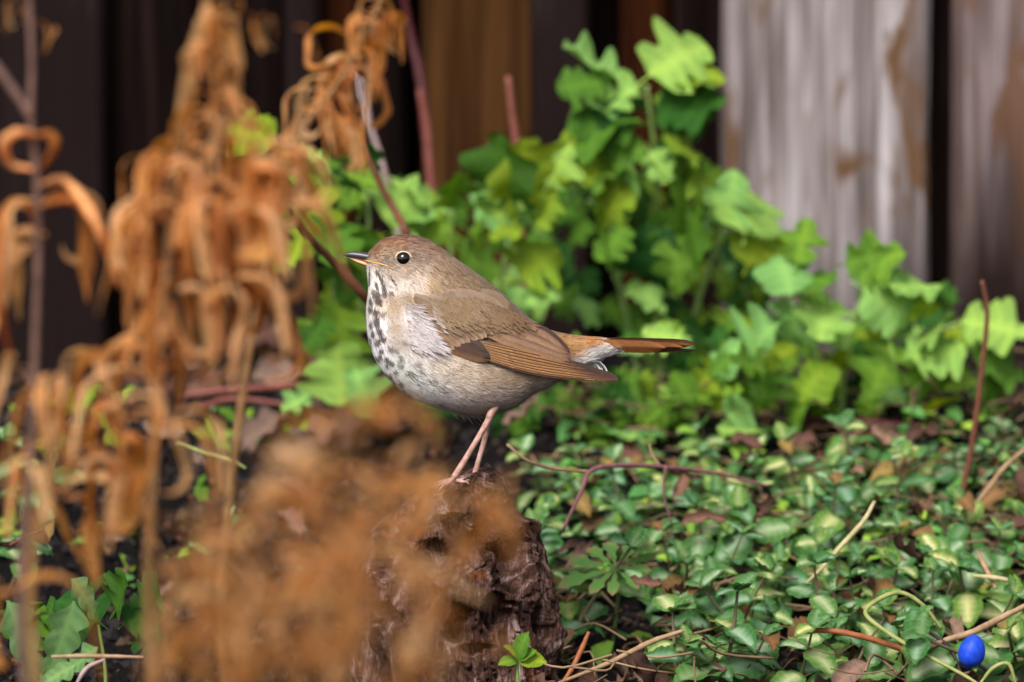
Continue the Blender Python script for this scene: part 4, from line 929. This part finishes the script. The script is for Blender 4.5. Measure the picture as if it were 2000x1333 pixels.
stem(D2, [at(-60, 60, YL), at(0, 140, YL), at(62, 230, YL)], .0016, .0018, M_drystem2, name='side_stem')
for pts in ([(62, 330), (20, 320), (8, 280), (35, 258), (75, 265)], [(70, 345), (105, 290), (100, 265), (80, 262)], [(75, 450), (50, 395), (10, 420), (-5, 560), (20, 700)], [(80, 400), (150, 395), (205, 470), (235, 560)], [(78, 360), (130, 355), (190, 440), (225, 540)]):
    v_, f_ = tube([at(a, c, YL + rd.uniform(-.02, .02)) - D2.location for a, c in pts], [.0007, .0021, .0010], sides=7, n=28, wob=.2)
    link('curled_leaf', new_mesh('curled_leaf', v_, f_, M_dry, cols=[(1, 1, 1)] * len(v_)), D2)
D3 = dry_plant('leaning dry stalk with hanging rusty leaves in front of the dark fence', [(770, -60), (735, 20), (690, 110), (640, 190), (600, 240), (560, 330), (520, 520), (470, 800), (430, 1200)], YR,
    [(725, 40, 14, 6, 154, None), (700, 90, 16, 6, 187, None), (660, 150, 14, 6, 187, None), (625, 190, 13, 6, 176, None), (640, 230, 16, 4, 132, None), (560, 320, 13, 4, 231, None), (730, 10, 14, 4, 165, None)], r0=.0018)
# the near thicket at the foot of the picture
D4 = link('dry_thicket', None, loc=(at(640, 1000, -1.02).x, -1.02, -.005), label='dense thicket of dried rusty-orange leaves in front of the stump', cat='dry plant')
OUT = [(290, 1360), (330, 1140), (420, 1030), (520, 975), (600, 895), (690, 805), (760, 765), (830, 830), (880, 905), (960, 985), (985, 1050), (930, 1130), (900, 1200), (870, 1360)]
for k in range(9):
    x = 330 + 60 * k; Yk = -1.02 + rd.uniform(-.08, .08)
    stem(D4, [Vector((at(640, 1000, -1.02).x + rd.uniform(-.02, .02), Yk, -.004)), at(x + 30, 1500, Yk), at(x + rd.uniform(-20, 60), 1150 + rd.uniform(-50, 80), Yk)], .0018, .001, M_drystem)
c_ = 0
while c_ < 300:
    a, c = rd.uniform(270, 990), rd.uniform(760, 1380)
    if not in_poly(a, c, OUT): continue
    if a > 740 and rd.random() < .5: continue
    p_ = at(a, c - 20, -1.02 + rd.uniform(-.1, .1)); dry_leaf(D4, p_, rd.uniform(0, 6.28), rd.uniform(.010, .030), wid=rd.uniform(.8, 1.5), tilt=rd.gauss(0, .7), pitch=rd.uniform(-1.6, .5)); c_ += 1
for (a, c) in [(960, 1020), (975, 1100), (930, 1140), (890, 1180), (960, 1060), (900, 1100), (860, 1200), (1000, 990), (700, 1280), (820, 1290), (910, 1300), (980, 1310), (880, 1340)]:
    dry_leaf(D4, at(a, c - 60, -.98), rd.uniform(0, 6.28), rd.uniform(.016, .026), wid=1.1)
D5 = dry_plant('low dry stalk with drooping tan leaves over the black soil', [(130, 700), (120, 800), (90, 950), (60, 1150)], YL - .08,
    [(110, 760, 40, 3, 286, None), (180, 860, 40, 3, 264, 0), (90, 920, 40, 3, 286, None), (230, 800, 20, 2, 286, 0), (310, 830, 20, 2, 253, 0), (10, 1150, 30, 3, 275, None)], r0=.0022)
# ---------------------------------------------------------------- twigs and bare stems
M_tw = {'red': mat_stem('red_stem', (.13, .036, .028), (.22, .072, .055)), 'dred': mat_stem('dark_red_stem', (.030, .004, .007), (.07, .009, .011)), 'pink': mat_stem('pale_stem', (.26, .17, .16), (.42, .32, .32)),
        'brown': mat_stem('brown_twig', (.085, .028, .016), (.15, .055, .03)), 'tan': mat_stem('tan_twig', (.22, .13, .075), (.36, .24, .14)), 'green': mat_stem('green_runner', (.16, .20, .06), (.30, .30, .10)),
        'rust': mat_stem('rust_twig', (.20, .06, .02), (.30, .10, .04)), 'plum': mat_stem('plum_runner', (.12, .045, .05), (.22, .10, .11)), 'dark': mat_stem('dark_twig', (.012, .008, .010), (.04, .025, .025)), 'straw': mat_stem('straw_stem', (.30, .26, .12), (.45, .38, .22))}
def twig(label, mat, pts, r, name='twig', cat='twig', root=False, forks=()):
    P3 = [at(*p) for p in pts]
    if isinstance(root, tuple): P3 += [at(*p) for p in root]
    elif root:
        e = P3[-1]; g = Vector((e.x + .006, e.y, ground_z(e.x, e.y) - .004)); d = (P3[-1] - P3[-2]).normalized() * .02; P3 += [e + d, (e + d).lerp(g, .3), (e + d).lerp(g, .65), g]
    base = P3[-1].copy(); n = max(12, 7 * len(P3))
    v, f = tube([p - base for p in P3], [r * .7, r * 1.1, r, r * .6], sides=8, n=n, wob=.07)
    if not forks: return link(name, new_mesh(name, v, f, M_tw[mat]), loc=base, label=label, cat=cat)
    o = link(name, None, loc=base, label=label, cat=cat); link('stem', new_mesh('stem', v, f, M_tw[mat]), o)
    for fm, fp, fr in forks:
        v, f = tube([at(*p) - base for p in fp], [fr, fr, fr * .7], sides=7, n=20, wob=.06); link('side_shoot', new_mesh('side_shoot', v, f, M_tw[fm]), o)
    return o
q = M_tw
twig('split pale grey stem sticking up behind the bird head', 'pink', [(690, 138, .62), (715, 225, .62), (740, 300, .62), (760, 380, .62)], .0016, 'bare_stem', 'stem', True, [('pink', [(708, 150, .63), (722, 230, .625), (745, 320, .62)], .0010)])
twig('reddish brown twig leaning behind the crown of the bird head', 'brown', [(704, 275, .34), (740, 355, .34), (770, 410, .34), (800, 470, .33)], .0019, 'bare_stem', 'stem', ((840, 590, .4), (865, 690, .5), (880, 785, .6), (884, 810, .6)))
twig('brown stem slanting down behind the bill of the bird', 'brown', [(560, 400, .2), (600, 460, .22), (660, 520, .24), (730, 600, .26)], .0022, 'bare_stem', 'stem', ((785, 660, .36), (835, 740, .5), (860, 790, .58), (866, 815, .58)))
twig('dark red upright stem beside the brown fence board', 'dred', [(780, -60, .74), (800, 60, .74), (822, 160, .73), (832, 260, .72)], .0028, 'bare_stem', 'stem', True)
twig('pink upright stem standing below the dark red one', 'red', [(820, 175, .7), (832, 240, .7), (838, 310, .7), (845, 390, .7)], .0026, 'bare_stem', 'stem', True)
twig('lone red-brown upright stem in front of the brown fence board', 'red', [(992, 150, .6), (1003, 240, .6), (1014, 330, .6), (1018, 430, .6)], .0024, 'bare_stem', 'stem', True)
twig('red-brown stem lying level behind the breast of the bird', 'red', [(280, 785, .55), (420, 765, .55), (600, 752, .56), (770, 742, .58)], .0021, 'bare_stem', 'stem')
twig('short pinkish stem lying over the litter behind dry stalks', 'red', [(300, 808, .5), (380, 800, .5), (450, 780, .51), (560, 790, .5)], .0017, 'bare_stem', 'stem')
twig('dark red stem lying under the sprawling green plant', 'dred', [(1560, 820, .46), (1640, 822, .46), (1720, 828, .46), (1810, 838, .46)], .0028, 'bare_stem', 'stem')
twig('thin red-brown stem standing beside the sprawling green plant', 'brown', [(1918, 548, .3), (1928, 610, .3), (1918, 720, .3), (1900, 860, .3), (1880, 960, .3)], .0015, 'bare_stem', 'stem', True)
twig('thin knobbly tan twig slanting up from the ground cover', 'tan', [(2010, 870, .26), (1960, 915, .25), (1930, 955, .25), (1885, 1010, .24)], .0012)
twig('plum-coloured creeping runner arching over the ground cover', 'plum', [(1100, 1035, .12), (1135, 960, .13), (1152, 922, .14), (1200, 910, .15), (1290, 912, .17), (1400, 925, .19), (1500, 950, .2)], .0012, 'runner', 'stem', False, [('tan', [(1152, 922, .14), (1080, 915, .13), (1030, 900, .12), (990, 868, .12)], .0009), ('plum', [(1300, 912, .17), (1296, 960, .17), (1310, 1020, .17)], .0007), ('tan', [(1290, 912, .17), (1275, 890, .17), (1268, 868, .17)], .0007)])
twig('pale green stalk cut at an angle leaning over the nettles', 'straw', [(1708, 980, .12), (1685, 1020, .11), (1640, 1070, .10), (1610, 1105, .09), (1575, 1140, .08)], .0012)
twig('orange-brown twig lying across the dark litter', 'rust', [(1568, 1236, .02), (1620, 1232, .02), (1700, 1248, .02), (1780, 1275, .02), (1830, 1290, .02)], .0014)
twig('green runner bending down past the blue berry', 'green', [(1840, 1230, .03), (1800, 1180, .03), (1750, 1158, .03), (1690, 1195, .02), (1740, 1240, .01), (1800, 1275, .0), (1900, 1330, -.01), (1960, 1380, -.01)], .0011, 'runner', 'stem')
twig('tan twig resting above the blue berry', 'tan', [(2020, 1175, .03), (1960, 1205, .03), (1900, 1235, .02), (1850, 1250, .02), (1790, 1275, .01)], .0016)
twig('slender brown twig pointing up from beside the stump', 'tan', [(1335, 1232, .02), (1270, 1255, .015), (1190, 1295, .0), (1090, 1335, -.02)], .0013)
twig('short reddish twig crossing the slender one beside the stump', 'rust', [(1150, 1235, .0), (1135, 1270, -.005), (1115, 1310, -.01), (1090, 1345, -.015)], .0012)
twig('black curved twig lying behind the blue berry', 'dark', [(1790, 1225, .03), (1830, 1245, .02), (1860, 1275, .015), (1885, 1340, .0)], .0009)
twig('straight tan twig in the far nettles', 'tan', [(1910, 1080, .1), (1925, 1110, .09), (1945, 1150, .08)], .0012)
twig('pale level stalk lying under the straight tan twig', 'straw', [(1900, 1125, .08), (1950, 1130, .08), (1990, 1140, .08)], .0012)
twig('thin arching stalk beneath the blue berry', 'green', [(1915, 1335, -.01), (1940, 1305, -.01), (1970, 1298, -.01), (1985, 1340, -.01)], .0010)
twig('green leaf stalk curving over the black soil', 'green', [(345, 865, .2), (400, 885, .2), (450, 900, .2), (480, 915, .2)], .0011)
twig('pinkish twig lying by the jagged weed', 'red', [(20, 1065, .0), (60, 1045, -.01), (85, 1035, -.01)], .0010)
twig('long straw twig lying behind the near dry leaves', 'tan', [(100, 1283, -.14), (180, 1282, -.14), (280, 1284, -.14)], .0010)
twig('curved pale twig in the near corner', 'pink', [(150, 1335, -.15), (170, 1305, -.15), (205, 1288, -.15)], .0010)
# ---------------------------------------------------------------- blue berry
M_blue, nt, b = mat_new('berry_blue'); b.inputs['Roughness'].default_value = .55; b.inputs['Specular IOR Level'].default_value = .3
tc = N(nt, 'ShaderNodeTexCoord'); nz = N(nt, 'ShaderNodeTexNoise', Scale=420.0, Detail=5.0); nt.links.new(tc.outputs['Object'], nz.inputs['Vector'])
nt.links.new(ramp(nt, nz.outputs[0], [(.3, (.004, .030, .40)), (.7, (.012, .07, .62))]).outputs[0], b.inputs['Base Color'])
bc = at(1898, 1272, -.005); V = []; F = []
for i in range(21):
    ph = math.pi * i / 20; r = 26 * S * math.sin(ph) * (1 - .16 * math.cos(ph)); z = 33 * S * math.cos(ph) - (3 * S if i > 18 else 0)
    for j in range(28):
        th = 2 * math.pi * j / 28; k = 1 + .05 * math.sin(3 * th + 1) * math.sin(ph)
        V.append(Matrix.Rotation(.25, 3, 'Y') @ Vector((r * k * math.cos(th), r * k * math.sin(th), z)))
for i in range(20):
    for j in range(28): F.append((i * 28 + j, (i + 1) * 28 + j, (i + 1) * 28 + (j + 1) % 28, i * 28 + (j + 1) % 28))
BE = link('berry', None, loc=bc, label='bright blue egg-shaped berry lying on the litter', cat='berry')
link('skin', new_mesh('berry', V, F, M_blue), BE)
v_, f_ = tube([Vector((.0005, 0, -30 * S)), Vector((.001, -.001, -35 * S)), Vector((.0022, -.001, -38 * S))], [3.5 * S, 3 * S, 5 * S], sides=8, n=10); link('calyx', new_mesh('calyx', v_, f_, M_greenstem), BE)
# ---------------------------------------------------------------- dead leaves and crumbs on the soil
M_dead = mat_leaf('dead_leaf', (.06, .030, .022), (.13, .062, .045), (.24, .125, .085), rough=.65, trans=.12, spec=.25, bscale=500, brt=.9)
M_deadpale = mat_leaf('dead_leaf_pale', (.17, .11, .085), (.24, .15, .12), (.30, .19, .13), rough=.65, trans=.12, spec=.25, bscale=500, brt=.9)
def dead_w(t, s): return max(.01, .26 * math.sin(math.pi * min(1, t ** .9)) ** .7 * (1 + .14 * math.sin(t * 15 + s)))
DEAD = [leaf_mesh('dead_leaf', M_dead, dead_w, n=18, cols=3, fold=.0, bend=random.Random(s).uniform(-1.2, 1.4), ripple=.07, seed=s, colf=vein, twist=random.Random(s + 5).uniform(-1, 1), curl=random.Random(s + 9).uniform(.5, 1.6)) for s in range(8)]
DEADP = [leaf_mesh('dead_leaf', M_deadpale, dead_w, n=18, cols=3, fold=.0, bend=random.Random(s).uniform(-1.2, 1.4), ripple=.07, seed=s, colf=vein, twist=random.Random(s + 5).uniform(-1, 1), curl=random.Random(s + 9).uniform(.5, 1.6)) for s in range(4)]
def dead(label, base, tip, Y, pale=False, wid=1.0, grp=None, dyt=.0):
    a, c = at(*base, Y), at(*tip, Y + dyt); m, L = orient(a, c, face_mix(.6), rp.uniform(-.3, .3))
    o = link('dead_leaf', rp.choice(DEADP if pale else DEAD), label=label, cat='leaf', group=grp); o.matrix_basis = Matrix.Translation(a) @ m @ Matrix.Diagonal((L, L * wid, L, 1)); return o
dead('grey-purple curled dead leaf lying in front of the blue berry twigs', (1630, 1345), (1690, 1275), -.01, True, 1.3)
dead('large brown dead leaf lying beside the base of the stump', (1235, 1275), (1300, 1360), -.02, False, .9)
put_leaf(P3, DEADP[1], at(985, 825, .4), at(1078, 812, .38), face_mix(.5), wid=1.3, name='withered_leaf')
dead('orange dead leaf poking from the ground cover below the runner', (1330, 1025), (1425, 985), .18, False, .6)
dead('rusty curled dead leaf in the ground cover behind the cut stalk', (1465, 1020), (1520, 980), .2, False, .7)
dead('tan dead leaf on the soil beside the thin red-brown stem', (1900, 870), (1975, 845), .46, True, .8)
dead('brown dead leaf under the palmate leaf', (1230, 1130), (1290, 1160), .08, False, 1.0)
for b_, t_ in [((330, 850), (470, 830)), ((450, 880), (560, 830)), ((560, 910), (660, 840)), ((640, 890), (720, 800)), ((600, 800), (690, 780)), ((480, 760), (590, 740)), ((520, 910), (620, 870)), ((700, 870), (800, 830)), ((740, 830), (830, 870)), ((380, 900), (460, 870))]:
    Y_ = gY((b_[0] + t_[0]) / 2, max(b_[1], t_[1]) + 6); dead('pale tan withered leaf heaped behind the near dry thicket', b_, t_, Y_, True, 1.5, 'withered leaves heaped behind the dry thicket', .02)
for b_, t_ in [((450, 690), (560, 650)), ((520, 720), (620, 690)), ((480, 660), (590, 630)), ((560, 680), (640, 640)), ((430, 740), (520, 710)), ((340, 690), (430, 730)), ((540, 650), (600, 620)), ((600, 740), (660, 700)), ((360, 770), (460, 760)), ((280, 700), (370, 680))]:
    Y_ = min(.74, gY((b_[0] + t_[0]) / 2, max(b_[1], t_[1]) + 6)); dead('purplish brown dead leaf in the litter before the dark fence', b_, t_, Y_, False, 1.5, 'dark dead leaves before the fence', .02)
def scatter(n, xr, yr, test, grp, lab, sz=(.012, .028), pale=.25):
    k = 0
    while k < n:
        x, Y = rp.uniform(*xr), rp.uniform(*yr); z = ground_z(x, Y)
        if not test(x, Y): continue
        a = rp.uniform(0, 6.28); L = rp.uniform(*sz); p0 = Vector((x, Y, z + .002 + rp.uniform(0, .006))); d = Vector((math.cos(a), math.sin(a), rp.uniform(-.2, .35)))
        m, _ = orient(p0, p0 + d, Vector((rp.uniform(-.5, .5), -.4, 1)), rp.uniform(-.5, .5)); o = link('dead_leaf', rp.choice(DEADP if rp.random() < pale else DEAD), label=lab, cat='leaf', group=grp)
        o.matrix_basis = Matrix.Translation(p0) @ m @ Matrix.Diagonal((L, L * rp.uniform(.7, 1.3), L, 1)); k += 1
inview = lambda x, Y: -60 < proj(Vector((x, Y, 0)))[0] < 2060
scatter(95, (.02, .30), (-.03, .12), inview, 'dead leaves littering the soil', 'small brown dead leaf in the litter beside the stump')
scatter(70, (-.38, .38), (.3, .74), inview, 'dead leaves under the plants', 'small brown dead leaf on the soil under the green plants')
scatter(16, (-.3, -.06), (-.1, .3), inview, 'dead leaves on the black soil', 'small brown dead leaf on the black soil', sz=(.006, .016))
for k in range(26):                 # leaves caught on top of the ground cover
    x, Y = rp.uniform(.03, .28), rp.uniform(.06, .36); p0 = Vector((x, Y, ground_z(x, Y) + rp.uniform(.026, .045))); a = rp.uniform(0, 6.28); L = rp.uniform(.014, .03)
    m, _ = orient(p0, p0 + Vector((math.cos(a), math.sin(a), rp.uniform(-.1, .4))), Vector((rp.uniform(-.5, .5), -.7, 1)), 0); o = link('dead_leaf', rp.choice(DEADP + DEAD), label='curled brown dead leaf caught on top of the ground cover', cat='leaf', group='dead leaves caught on the ground cover')
    o.matrix_basis = Matrix.Translation(p0) @ m @ Matrix.Diagonal((L, L * rp.uniform(.5, .9), L, 1))
# crumbs of soil, bark bits, fine stems
rg = np.random.default_rng(8); V = []; F = []; C = []
for _ in range(9000):
    x, Y = rg.uniform(-.34, .34), rg.uniform(-.25, .78)
    z = ground_z(x, Y); r = rg.uniform(.0008, .0032) * (1.4 if x < 0 else 1); o = len(V)
    c = np.array([(.012, .010, .011), (.02, .016, .016), (.045, .028, .018), (.09, .04, .022)][rg.choice(4, p=[.5, .3, .14, .06])])
    ax = rg.normal(0, 1, 3); ax /= np.linalg.norm(ax); bx = np.cross(ax, (0.3, .2, .9)); bx /= np.linalg.norm(bx); cx = np.cross(ax, bx)
    e = rg.uniform(.6, 1.3, 3) * r
    for v in (ax * e[0] * 1.5, -ax * e[0] * 1.3, bx * e[1], -bx * e[1], cx * e[2], -cx * e[2]): V.append(np.array((x, Y, z + r * .4)) + v); C.append(c)
    for f in ((0, 2, 4), (2, 1, 4), (1, 3, 4), (3, 0, 4), (2, 0, 5), (1, 2, 5), (3, 1, 5), (0, 3, 5)): F.append(tuple(o + k for k in f))
link('soil_crumbs', new_mesh('soil_crumbs', V, F, mat_col('soil_crumb', rough=.8, spec=.12, nscale=900, nb=.6), smooth=False, cols=C), kind='stuff', label='loose black soil crumbs and bark bits', cat='soil')
V = []; F = []
for _ in range(520):
    x, Y = rg.uniform(.0, .33), rg.uniform(-.04, .5); a = rg.uniform(0, 6.28); L = rg.uniform(.015, .05); z = ground_z(x, Y) + rg.uniform(0, .03)
    d = np.array((math.cos(a), math.sin(a), rg.uniform(-.15, .35))); p = np.array((x, Y, z)); k = rg.normal(0, .005, 3)
    v_, f_ = tube([p, p + d * L * .5 + k, p + d * L], [rg.uniform(.0003, .0008)] * 2, sides=5, n=7); o = len(V); V.extend(v_); F.extend(tuple(i + o for i in q_) for q_ in f_)
link('fine_stems', new_mesh('fine_stems', V, F, mat_stem('fine_stem', (.05, .03, .02), (.26, .17, .09), scale=25)), kind='stuff', label='tangle of fine dead stems in the ground cover', cat='litter')
